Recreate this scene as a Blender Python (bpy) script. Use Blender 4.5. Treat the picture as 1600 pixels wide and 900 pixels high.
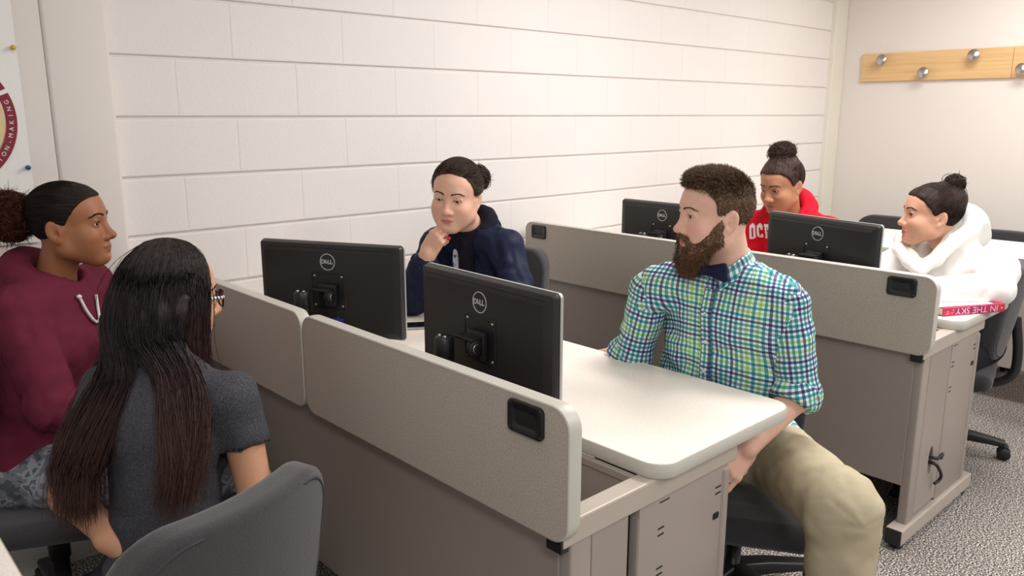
import bpy, bmesh, math, random
import numpy as np
from mathutils import Vector, Matrix
from mathutils.bvhtree import BVHTree

for o in list(bpy.data.objects):
    bpy.data.objects.remove(o, do_unlink=True)
S = bpy.context.scene
COL = S.collection
PI = math.pi

# ---------------------------------------------------------------- camera
CAM = np.array([-1.0997, -2.9050, 1.5140])
YAW, PITCH, ROLL, FPX = 0.749427, -0.214957, 0.000457, 1247.68
cam_d = bpy.data.cameras.new('camera')
cam = bpy.data.objects.new('camera', cam_d)
COL.objects.link(cam)
f_ = np.array([math.sin(YAW)*math.cos(PITCH), math.cos(YAW)*math.cos(PITCH), math.sin(PITCH)])
r_ = np.array([math.cos(YAW), -math.sin(YAW), 0.0])
u_ = np.cross(r_, f_)
r2_ = r_*math.cos(ROLL)+u_*math.sin(ROLL)
u2_ = -r_*math.sin(ROLL)+u_*math.cos(ROLL)
Mc = Matrix(((r2_[0], u2_[0], -f_[0], CAM[0]), (r2_[1], u2_[1], -f_[1], CAM[1]), (r2_[2], u2_[2], -f_[2], CAM[2]), (0, 0, 0, 1)))
cam.matrix_world = Mc
cam_d.sensor_fit = 'HORIZONTAL'
cam_d.sensor_width = 36.0
cam_d.lens = FPX/1600*36.0
cam_d.clip_start = 0.02
S.camera = cam

# ---------------------------------------------------------------- world, lights, exposure
W = bpy.data.worlds.new('world'); S.world = W; W.use_nodes = True
bg = W.node_tree.nodes['Background']
bg.inputs[0].default_value = (1.0, 0.985, 0.97, 1); bg.inputs[1].default_value = 0.40
S.view_settings.view_transform = 'Standard'
try: S.view_settings.look = 'None'
except Exception: pass
S.view_settings.exposure = 0.17
S.view_settings.gamma = 1.0
S.view_settings.use_curve_mapping = False

CEIL = 2.75
LIGHTS = [(1.75, -1.75, 46), (3.9, -1.75, 30), (1.75, -4.1, 46), (3.9, -4.1, 30), (-1.5, -4.1, 46), (-0.45, -1.75, 7)]
def add_area_light(x, y, power):
    ld = bpy.data.lights.new('troffer_light', 'AREA'); ld.shape = 'RECTANGLE'; ld.size = 0.56; ld.size_y = 1.16
    ld.energy = power; ld.color = (1.0, 0.982, 0.966)
    lo = bpy.data.objects.new('troffer_light', ld); COL.objects.link(lo); lo.location = (x, y, CEIL-0.03)
for a in LIGHTS: add_area_light(*a)

# ---------------------------------------------------------------- helpers
def tag(o, label=None, cat=None, group=None, kind=None):
    if label: o['label'] = label
    if cat: o['category'] = cat
    if group: o['group'] = group
    if kind: o['kind'] = kind
    return o

def empty(name, loc, label=None, cat=None, group=None, rz=0.0):
    e = bpy.data.objects.new(name, None); COL.objects.link(e)
    e.location = loc; e.rotation_euler = (0, 0, rz); e.empty_display_size = 0.05
    return tag(e, label, cat, group)

def copy_tree(o, parent=None):
    c = o.copy(); COL.objects.link(c)
    if parent is not None: c.parent = parent
    for ch in list(o.children): copy_tree(ch, c)
    return c

class MB:
    """collects geometry for ONE mesh object"""
    def __init__(s): s.v = []; s.f = []; s.mi = []; s.sm = []
    def add(s, verts, faces, mi=0, smooth=False):
        n = len(s.v); s.v += [tuple(map(float, p)) for p in verts]
        for f in faces:
            s.f.append(tuple(int(i)+n for i in f)); s.mi.append(mi); s.sm.append(smooth)
        return s
    def bm(s, bm, mi=0, smooth=False):
        bm.verts.index_update()
        s.add([v.co[:] for v in bm.verts], [[v.index for v in f.verts] for f in bm.faces], mi, smooth); bm.free(); return s
    def box(s, lo, hi, bev=0.0, seg=2, mi=0, smooth=False, M=None):
        bm = bmesh.new(); bmesh.ops.create_cube(bm, size=1.0)
        lo = Vector(lo); hi = Vector(hi); c = (lo+hi)/2; d = hi-lo
        for v in bm.verts: v.co = Vector((v.co.x*d.x+c.x, v.co.y*d.y+c.y, v.co.z*d.z+c.z))
        if bev > 0: bmesh.ops.bevel(bm, geom=list(bm.edges), offset=bev, segments=seg, profile=0.5, affect='EDGES')
        if M is not None: bm.transform(M)
        return s.bm(bm, mi, smooth)
    def tube(s, pts, r, n=8, caps=True, mi=0, smooth=True):
        P = [np.array(p, float) for p in pts]; m = len(P)
        R = list(r) if hasattr(r, '__len__') else [r]*m
        T = [P[min(i+1, m-1)]-P[max(i-1, 0)] for i in range(m)]
        T = [t/(np.linalg.norm(t)+1e-12) for t in T]
        a = np.array([0, 0, 1.0]) if abs(T[0][2]) < 0.9 else np.array([1.0, 0, 0])
        N = np.cross(T[0], a); N /= np.linalg.norm(N); V = []
        for i in range(m):
            N = N-T[i]*np.dot(N, T[i]); N /= np.linalg.norm(N)+1e-12; Bn = np.cross(T[i], N)
            for k in range(n):
                an = 2*PI*k/n; V.append(P[i]+R[i]*(math.cos(an)*N+math.sin(an)*Bn))
        F = []
        for i in range(m-1):
            for k in range(n):
                F.append((i*n+k, i*n+(k+1) % n, (i+1)*n+(k+1) % n, (i+1)*n+k))
        s.add(V, F, mi, smooth)
        if caps:
            s.add(V[:n], [tuple(reversed(range(n)))], mi, False); s.add(V[-n:], [tuple(range(n))], mi, False)
        return s
    def cyl(s, p0, p1, r0, r1=None, n=24, mi=0):
        return s.tube([p0, p1], [r0, r0 if r1 is None else r1], n, True, mi)
    def lathe(s, prof, p0, axis, n=24, mi=0):
        """prof: (radius, height) along axis from p0"""
        ax = Vector(axis).normalized(); a = Vector((0, 0, 1)) if abs(ax.z) < .9 else Vector((1, 0, 0))
        N = ax.cross(a).normalized(); Bn = ax.cross(N); p0 = Vector(p0); V = []
        for r, h in prof:
            for k in range(n):
                an = 2*PI*k/n; V.append(p0+ax*h+(N*math.cos(an)+Bn*math.sin(an))*r)
        F = [(i*n+k, i*n+(k+1) % n, (i+1)*n+(k+1) % n, (i+1)*n+k) for i in range(len(prof)-1) for k in range(n)]
        return s.add(V, F, mi, True)
    def loft(s, loops, caps=(True, True), mi=0, smooth=False, closed=True):
        n = len(loops[0]); V = [p for L in loops for p in L]
        F = []
        for i in range(len(loops)-1):
            for k in range(n if closed else n-1):
                F.append((i*n+k, i*n+(k+1) % n, (i+1)*n+(k+1) % n, (i+1)*n+k))
        s.add(V, F, mi, smooth)
        if caps[0]: s.add(loops[0], [tuple(reversed(range(n)))], mi)
        if caps[1]: s.add(loops[-1], [tuple(range(n))], mi)
        return s
    def build(s, name, mats, parent=None, loc=(0, 0, 0), fix=True, auto=None):
        me = bpy.data.meshes.new(name); me.from_pydata(s.v, [], s.f)
        if not isinstance(mats, (list, tuple)): mats = [mats]
        for m in mats: me.materials.append(m)
        me.polygons.foreach_set('material_index', s.mi); me.polygons.foreach_set('use_smooth', s.sm)
        if fix:
            bm = bmesh.new(); bm.from_mesh(me); bmesh.ops.recalc_face_normals(bm, faces=bm.faces); bm.to_mesh(me); bm.free()
        me.update()
        o = bpy.data.objects.new(name, me); COL.objects.link(o); o.location = loc
        if parent is not None: o.parent = parent
        if auto is not None:
            me.polygons.foreach_set('use_smooth', [True]*len(me.polygons)); me.set_sharp_from_angle(angle=math.radians(auto))
        return o

def split_loose(o):
    """every separate piece of the mesh becomes an object of its own under the same parent"""
    me = o.data; n = len(me.vertices); lab = list(range(n))
    def find(i):
        while lab[i] != i: lab[i] = lab[lab[i]]; i = lab[i]
        return i
    for p in me.polygons:
        a = find(p.vertices[0])
        for v in p.vertices[1:]: lab[find(v)] = a
    roots = {}
    for p in me.polygons: roots.setdefault(find(p.vertices[0]), []).append(p)
    groups = list(roots.values()); base = o.name.split('.')[0]; out = []
    for g in groups:
        ids = sorted({v for p in g for v in p.vertices}); ix = {v: k for k, v in enumerate(ids)}
        m2 = bpy.data.meshes.new(base); m2.from_pydata([me.vertices[v].co[:] for v in ids], [], [[ix[v] for v in p.vertices] for p in g])
        for m in me.materials: m2.materials.append(m)
        m2.polygons.foreach_set('material_index', [p.material_index for p in g]); m2.polygons.foreach_set('use_smooth', [p.use_smooth for p in g]); m2.update()
        q = bpy.data.objects.new(base, m2); COL.objects.link(q); q.parent = o.parent; q.location = o.location; out.append(q)
    bpy.data.objects.remove(o, do_unlink=True)
    return out

def rrect(a0, a1, b0, b1, r, n=6):
    out = []
    for (ca, cb, st) in ((a1-r, b1-r, 0), (a0+r, b1-r, 1), (a0+r, b0+r, 2), (a1-r, b0+r, 3)):
        for k in range(n+1):
            t = (st+k/n)*PI/2; out.append((ca+r*math.cos(t), cb+r*math.sin(t)))
    return out

# ---------------------------------------------------------------- materials
def nmat(name, col, rough=0.5, metal=0.0, spec=0.5, sheen=0.0, bump=None, vary=None, coat=0.0):
    """principled material; bump=(scale, strength, dist), vary=(scale, amount)"""
    m = bpy.data.materials.new(name); m.use_nodes = True; nt = m.node_tree; b = nt.nodes['Principled BSDF']
    b.inputs['Base Color'].default_value = (*col, 1); b.inputs['Roughness'].default_value = rough
    b.inputs['Metallic'].default_value = metal; b.inputs['Specular IOR Level'].default_value = spec
    if sheen: b.inputs['Sheen Weight'].default_value = sheen; b.inputs['Sheen Roughness'].default_value = 0.5
    if coat: b.inputs['Coat Weight'].default_value = coat
    tc = None
    if bump or vary:
        tc = nt.nodes.new('ShaderNodeTexCoord')
    if vary:
        nz = nt.nodes.new('ShaderNodeTexNoise'); nz.inputs['Scale'].default_value = vary[0]; nz.inputs['Detail'].default_value = 3
        nt.links.new(tc.outputs['Object'], nz.inputs['Vector'])
        mr = nt.nodes.new('ShaderNodeMapRange'); mr.inputs[1].default_value = 0.3; mr.inputs[2].default_value = 0.7
        mr.inputs[3].default_value = 1-vary[1]; mr.inputs[4].default_value = 1+vary[1]
        nt.links.new(nz.outputs[0], mr.inputs[0])
        mx = nt.nodes.new('ShaderNodeVectorMath'); mx.operation = 'SCALE'; mx.inputs[0].default_value = col
        nt.links.new(mr.outputs[0], mx.inputs['Scale']); nt.links.new(mx.outputs[0], b.inputs['Base Color'])
    if bump:
        nz = nt.nodes.new('ShaderNodeTexNoise'); nz.inputs['Scale'].default_value = bump[0]; nz.inputs['Detail'].default_value = 4
        nt.links.new(tc.outputs['Object'], nz.inputs['Vector'])
        bp = nt.nodes.new('ShaderNodeBump'); bp.inputs['Strength'].default_value = bump[1]; bp.inputs['Distance'].default_value = bump[2]
        nt.links.new(nz.outputs[0], bp.inputs['Height']); nt.links.new(bp.outputs[0], b.inputs['Normal'])
    return m

def srgb(r, g, b):
    f = lambda c: (c/255/12.92 if c/255 <= 0.04045 else ((c/255+0.055)/1.055)**2.4)
    return (f(r), f(g), f(b))

def speckle_mat(name, stops, scale, rough, bump=0.0, detail=2.0, mid=None):
    """fine random flecks: stops = [(pos, colour)...]"""
    m = bpy.data.materials.new(name); m.use_nodes = True; nt = m.node_tree; b = nt.nodes['Principled BSDF']
    b.inputs['Roughness'].default_value = rough
    tc = nt.nodes.new('ShaderNodeTexCoord'); nz = nt.nodes.new('ShaderNodeTexNoise')
    nz.inputs['Scale'].default_value = scale; nz.inputs['Detail'].default_value = detail
    nt.links.new(tc.outputs['Object'], nz.inputs['Vector'])
    cr = nt.nodes.new('ShaderNodeValToRGB'); e = cr.color_ramp.elements
    while len(e) < len(stops): e.new(0.5)
    for i, (p, c) in enumerate(stops): e[i].position = p; e[i].color = (*c, 1)
    nt.links.new(nz.outputs[0], cr.inputs[0]); nt.links.new(cr.outputs[0], b.inputs['Base Color'])
    if bump:
        bp = nt.nodes.new('ShaderNodeBump'); bp.inputs['Strength'].default_value = bump; bp.inputs['Distance'].default_value = 0.004
        nt.links.new(nz.outputs[0], bp.inputs['Height']); nt.links.new(bp.outputs[0], b.inputs['Normal'])
    return m

M = {}
M['block'] = nmat('painted_block', srgb(235, 229, 225), 0.55, bump=(70, 0.2, 0.004), vary=(1.6, 0.012))
M['mortar'] = nmat('painted_joint', srgb(231, 224, 219), 0.6, bump=(120, 0.3, 0.003))
M['plaster'] = nmat('painted_plaster', srgb(230, 222, 215), 0.6, bump=(160, 0.12, 0.002))
M['trim'] = nmat('cream_trim', srgb(230, 226, 212), 0.5)
M['ceiling'] = nmat('ceiling_white', srgb(225, 222, 216), 0.8)
M['carpet'] = speckle_mat('speckled_carpet', [(0.38, srgb(40, 37, 38)), (0.46, srgb(96, 90, 86)), (0.54, srgb(150, 143, 136)), (0.62, srgb(222, 214, 204))], 165, 0.95, 0.5, 3.0)
M['lam_panel'] = speckle_mat('panel_laminate', [(0.3, srgb(170, 159, 147)), (0.5, srgb(184, 173, 161)), (0.72, srgb(198, 188, 177))], 260, 0.45)
M['lam_top'] = speckle_mat('worktop_laminate', [(0.3, srgb(233, 223, 212)), (0.5, srgb(242, 233, 223)), (0.72, srgb(248, 241, 233))], 240, 0.38)
M['edge'] = nmat('edge_grey', srgb(196, 192, 182), 0.4)
M['steel'] = nmat('painted_steel', srgb(160, 148, 140), 0.42, bump=(500, 0.08, 0.001))
M['steel_rail'] = nmat('painted_steel_rail', srgb(182, 171, 160), 0.4, bump=(500, 0.08, 0.001))
M['black_pl'] = nmat('black_plastic', srgb(30, 29, 31), 0.38)
M['black_soft'] = nmat('black_matt', srgb(22, 21, 22), 0.6)
M['mon'] = nmat('monitor_black', srgb(36, 34, 33), 0.42, bump=(900, 0.12, 0.0006))
M['mon_groove'] = nmat('monitor_groove', srgb(10, 10, 10), 0.6)
M['silver'] = nmat('silver_plastic', srgb(185, 183, 180), 0.35, metal=0.35)
M['screen'] = nmat('screen_glass', srgb(20, 22, 26), 0.15)
M['logo'] = nmat('logo_silver', srgb(205, 203, 200), 0.4, metal=0.2)
M['chrome'] = nmat('brushed_nickel', srgb(190, 186, 182), 0.28, metal=1.0)
M['maple'] = nmat('maple_wood', srgb(221, 180, 126), 0.42)
M['fabric'] = nmat('charcoal_fabric', srgb(54, 52, 55), 0.9, sheen=0.25, bump=(420, 0.55, 0.003), vary=(300, 0.15))
M['white_paper'] = nmat('white_paper', srgb(240, 238, 234), 0.7)
M['cable_black'] = nmat('cable_black', srgb(25, 24, 24), 0.5)
M['cable_grey'] = nmat('cable_grey', srgb(190, 180, 165), 0.5)
# maple grain
def wood_grain(m):
    nt = m.node_tree; b = nt.nodes['Principled BSDF']; tc = nt.nodes.new('ShaderNodeTexCoord'); mp = nt.nodes.new('ShaderNodeMapping')
    mp.inputs['Scale'].default_value = (6, 1.2, 30); nt.links.new(tc.outputs['Object'], mp.inputs[0])
    nz = nt.nodes.new('ShaderNodeTexNoise'); nz.inputs['Scale'].default_value = 2.0; nz.inputs['Detail'].default_value = 5
    nt.links.new(mp.outputs[0], nz.inputs['Vector']); cr = nt.nodes.new('ShaderNodeValToRGB')
    cr.color_ramp.elements[0].position = 0.3; cr.color_ramp.elements[0].color = (*srgb(214, 172, 117), 1)
    cr.color_ramp.elements[1].position = 0.7; cr.color_ramp.elements[1].color = (*srgb(229, 191, 139), 1)
    nt.links.new(nz.outputs[0], cr.inputs[0]); nt.links.new(cr.outputs[0], b.inputs['Base Color'])
wood_grain(M['maple'])
# ================================================================ the room
XF = 5.0        # far wall
def structure(o): o['kind'] = 'structure'; return o

structure(MB().box((-3.2, -5.6, -0.06), (XF, 0.012, 0.0)).build('floor', M['carpet']))
structure(MB().box((-3.2, -5.6, CEIL), (XF, 0.012, CEIL+0.06)).build('ceiling', M['ceiling']))
structure(MB().box((XF, -5.6, -0.06), (XF+0.1, 0.2, CEIL+0.06)).build('wall_far', M['plaster']))

def block_wall():
    mb = MB(); BL, CH = 0.4613, 0.2032
    bed, head, db, dh, bev = 0.012, 0.005, 0.010, 0.0010, 0.0035
    x0, x1 = -0.40, 4.83
    z = 1.5-7*CH; row = -7
    while z < CEIL:
        off = 0.0 if row % 2 == 0 else 0.2105
        xs = [x0]; k = math.floor((x0-off)/BL)+1
        while off+k*BL < x1: xs.append(off+k*BL); k += 1
        xs.append(x1)
        za, zb = max(z, 0.0)+bed/2, min(z+CH, CEIL)-bed/2
        for a, b in zip(xs[:-1], xs[1:]):
            a2, b2 = a+head/2, b-head/2
            if b2-a2 < 0.01: continue
            V = [(a2, 0, za), (b2, 0, za), (b2, 0, zb), (a2, 0, zb)]
            I = [(a2+bev*.7, 0, za+bev), (b2-bev*.7, 0, za+bev), (b2-bev*.7, 0, zb-bev), (a2+bev*.7, 0, zb-bev)]
            O = [(a2, dh, za), (b2, dh, za), (b2, dh, zb), (a2, dh, zb)]
            mb.add(I+O, [(0, 1, 2, 3), (0, 4, 5, 1), (1, 5, 6, 2), (2, 6, 7, 3), (3, 7, 4, 0)])
            # head joint to the right
            if b < x1-1e-6: mb.add([(b2, dh, za), (b+head/2, dh, za), (b+head/2, dh, zb), (b2, dh, zb)], [(0, 1, 2, 3)], 1)
        # bed joint above: concave strip
        zt = z+CH
        if zt < CEIL:
            L = [[(x0, dh, zt-bed/2), (x0, db, zt-bed/4), (x0, db, zt+bed/4), (x0, dh, zt+bed/2)], [(x1, dh, zt-bed/2), (x1, db, zt-bed/4), (x1, db, zt+bed/4), (x1, dh, zt+bed/2)]]
            V = L[0]+L[1]; mb.add(V, [(0, 1, 5, 4), (1, 2, 6, 5), (2, 3, 7, 6)], 1)
        z += CH; row += 1
    mb.box((-3.2, 0.012, -0.06), (XF, 0.2, CEIL+0.06))
    return structure(mb.build('wall_left', [M['block'], M['mortar']]))
block_wall()
# corner post between block wall and far wall
structure(MB().box((4.815, -0.035, 0), (4.998, 0.012, CEIL), 0.004).build('trim_1', M['trim']))
# pilaster on the left: rounded plastered face, then a set-back board seam
mb = MB()
mb.box((-0.412, -0.055, 0), (-0.222, 0.012, CEIL), 0.012, 3)
mb.box((-3.2, -0.051, 0), (-0.4135, 0.012, CEIL), 0.002, 1)
structure(mb.build('wall_pilaster', M['plaster'], auto=40))

# coat rack on the far wall
def coat_rack():
    y0, y1, z0, z1 = -1.72, -0.178, 1.745, 1.944
    e = empty('coat_rack', (XF, -0.95, 1.745), 'long maple coat rack board with round metal pegs on the far wall', 'coat rack')
    mb = MB(); mb.box((XF-0.022, -1.17, z0), (XF-0.0005, y1, z1), 0.003); mb.box((XF-0.022, y0, z0), (XF-0.0005, -1.1715, z1), 0.003)
    o = mb.build('board', M['maple'], e); o.location = -Vector(e.location)
    for (y, z) in ((-0.341, 1.885), (-0.638, 1.785), (-0.95, 1.889), (-1.245, 1.787), (-1.55, 1.889)):
        pm = MB().lathe([(0.0, -0.002), (0.011, -0.002), (0.011, 0.012), (0.009, 0.02), (0.009, 0.042)], (XF-0.022, y, z), (-1, 0, 0.0), 20)
        p = pm.build('peg', M['chrome'], e); p.location = -Vector(e.location)
        k = MB().lathe([(0.009, 0.036), (0.026, 0.042), (0.037, 0.05), (0.039, 0.058), (0.035, 0.064), (0.0, 0.066)], (XF-0.022, y, z), (-1, 0, 0.18), 28)
        kk = k.build('knob', M['chrome'], p)
coat_rack()

# poster on the pilaster
def poster():
    yp = -0.0555; xr, xl = -0.488, -1.10; zb, zt = 1.117, 2.05
    e = empty('poster', ((xl+xr)/2, yp, zb), 'white wall poster with a maroon and tan wheel diagram, pinned at left', 'poster')
    off = -Vector(e.location)
    mb = MB(); n = 24; L = []
    for i in range(n+1):
        z = zb+(zt-zb)*i/n; w = 0.004*math.sin(i*0.7)*0.5+0.002
        L.append([(xl, yp-0.002-w*0.3, z), (xr+0.012*(1-i/n)*0, yp-0.002-w, z)])
    for i in range(n):
        a, b = L[i], L[i+1]; mb.add([a[0], a[1], b[1], b[0]], [(0, 1, 2, 3)], 0, True)
        mb.add([(p[0], p[1]+0.0012, p[2]) for p in (a[0], a[1], b[1], b[0])], [(0, 3, 2, 1)], 0, True)
    mb.build('paper', M['white_paper'], e, off)
    # wheel diagram, centre outside the frame
    cx, cz, ro = -0.714, 1.497, 0.203; ri = ro-0.030; y2 = yp-0.0065
    mar = nmat('maroon_ink', srgb(134, 38, 52), 0.7); tan = nmat('tan_ink', srgb(226, 200, 150), 0.7); pk = nmat('pink_ink', srgb(214, 170, 172), 0.7); txt = nmat('dark_ink', srgb(60, 40, 38), 0.7)
    rm = MB(); N = 96
    for k in range(N):
        a, b = 2*PI*k/N, 2*PI*(k+1)/N
        if 20 <= math.degrees(a) < 23.5: continue
        rm.add([(cx+r*math.cos(t), y2, cz+r*math.sin(t)) for t, r in ((a, ri), (b, ri), (b, ro), (a, ro))], [(0, 1, 2, 3)], 0)
    rm.build('wheel_rim', mar, e, off)
    fm = MB()
    for k in range(N):
        a, b = 2*PI*k/N, 2*PI*(k+1)/N
        mi = 0 if (math.degrees(a) < 21 or math.degrees(a) > 190) else 1
        if 21 <= math.degrees(a) < 23: continue
        fm.add([(cx, y2+0.0003, cz), (cx+ri*.985*math.cos(a), y2+0.0003, cz+ri*.985*math.sin(a)), (cx+ri*.985*math.cos(b), y2+0.0003, cz+ri*.985*math.sin(b))], [(0, 1, 2)], mi)
    fm.build('wheel_field', [tan, pk], e, off)
    # lettering round the rim, read from outside, running clockwise downwards: DECISION-MAKING
    word = 'DECISION-MAKING'; lm = MB(); a0 = 15.5; step = 6.1
    for i, ch in enumerate(reversed(word)):
        t = math.radians(a0-i*step); r = (ro+ri)/2
        add_text(lm, ch, 0.0175, (cx+r*math.cos(t), y2-0.0012, cz+r*math.sin(t)), (-math.sin(t), 0, math.cos(t)), (-math.cos(t), 0, -math.sin(t)), 0, True)
    lm.build('lettering', M['white_paper'], e, off)
    sm = MB()
    add_text(sm, 'ne', 0.012, (cx+0.152, y2-0.0008, cz+0.030), (1, 0, 0), (0, 0, 1), 0, True)
    add_text(sm, 'al', 0.011, (cx+0.150, y2-0.0008, cz-0.024), (1, 0, 0), (0, 0, 1), 0, True)
    add_text(sm, 's', 0.011, (cx+0.136, y2-0.0008, cz-0.040), (1, 0, 0), (0, 0, 1), 0, True)
    split_loose(sm.build('small_print', txt, e, off))
    for nm, x, z, c, lab in (('push_pin', -0.4985, 1.707, srgb(206, 184, 70), 'yellow push pin near the upper right of the poster edge'), ('push_pin', -0.4995, 1.351, srgb(50, 82, 140), 'blue push pin near the lower right of the poster edge')):
        pm = MB().lathe([(0.0012, 0.0), (0.0012, 0.004), (0.0065, 0.0045), (0.0065, 0.006), (0.004, 0.008), (0.0045, 0.014), (0.0072, 0.0155), (0.0072, 0.018), (0.0, 0.0185)], (0, 0, 0), (0, -1, 0), 16)
        o = pm.build(nm, nmat('pin_plastic', c, 0.35), None, (x, yp-0.0015, z)); tag(o, lab, 'push pin', 'push pins on the poster')

def add_text(mb, s, size, pos, right, up, mi=0, center=False, extrude=0.0, font_bold=False, shear=0.0, offset=0.0):
    """flat lettering, converted to mesh and put into mb (right/up = writing axes)"""
    cu = bpy.data.curves.new('txt', 'FONT'); cu.body = s; cu.size = size; cu.extrude = extrude; cu.resolution_u = 3; cu.shear = shear; cu.offset = offset
    if center: cu.align_x = 'CENTER'; cu.align_y = 'CENTER'
    ob = bpy.data.objects.new('txt', cu); COL.objects.link(ob)
    dg = bpy.context.evaluated_depsgraph_get(); me = ob.evaluated_get(dg).to_mesh()
    R = Vector(right).normalized(); U = Vector(up).normalized(); N = R.cross(U); P = Vector(pos)
    V = [P+R*v.co.x+U*v.co.y+N*v.co.z for v in me.vertices]; F = [tuple(p.vertices) for p in me.polygons]
    mb.add(V, F, mi); ob.evaluated_get(dg).to_mesh_clear()
    bpy.data.objects.remove(ob, do_unlink=True); bpy.data.curves.remove(cu)
poster()
# ceiling fixtures (above the frame)
LWHERE = ['above the gap between the two desk rows', 'above the last table row', 'in the open floor by the second desk end', 'in the open floor near the far wall', 'behind the photographer', 'above the near desk']
for i, (x, y, p) in enumerate(LIGHTS):
    mb = MB(); z0 = CEIL-0.02
    for lo, hi in (((-.32, -.62, 0), (.32, -.59, .02)), ((-.32, .59, 0), (.32, .62, .02)), ((-.32, -.59, 0), (-.29, .59, .02)), ((.29, -.59, 0), (.32, .59, .02))): mb.box(lo, hi)
    o = mb.build('ceiling_light', M['ceiling'], None, (x, y, z0)); tag(o, 'white fluorescent ceiling fixture '+LWHERE[i], 'ceiling light', 'ceiling fluorescent fixtures')
# ================================================================ desks
def slab(axis_map, r_args, prof, parent, name, mat, caps=(True, True), off=(0, 0, 0), smooth=True):
    """loft of offset rounded rectangles; prof = [(offset, depth)], axis_map(a,b,d)->xyz"""
    a0, a1, b0, b1, r = r_args; loops = []
    for o_, d in prof:
        loops.append([axis_map(a, b, d) for a, b in rrect(a0-o_, a1+o_, b0-o_, b1+o_, max(r+o_, 0.002))])
    mb = MB().loft(loops, caps, smooth=smooth)
    return mb.build(name, mat, parent, off, auto=35)

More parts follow.
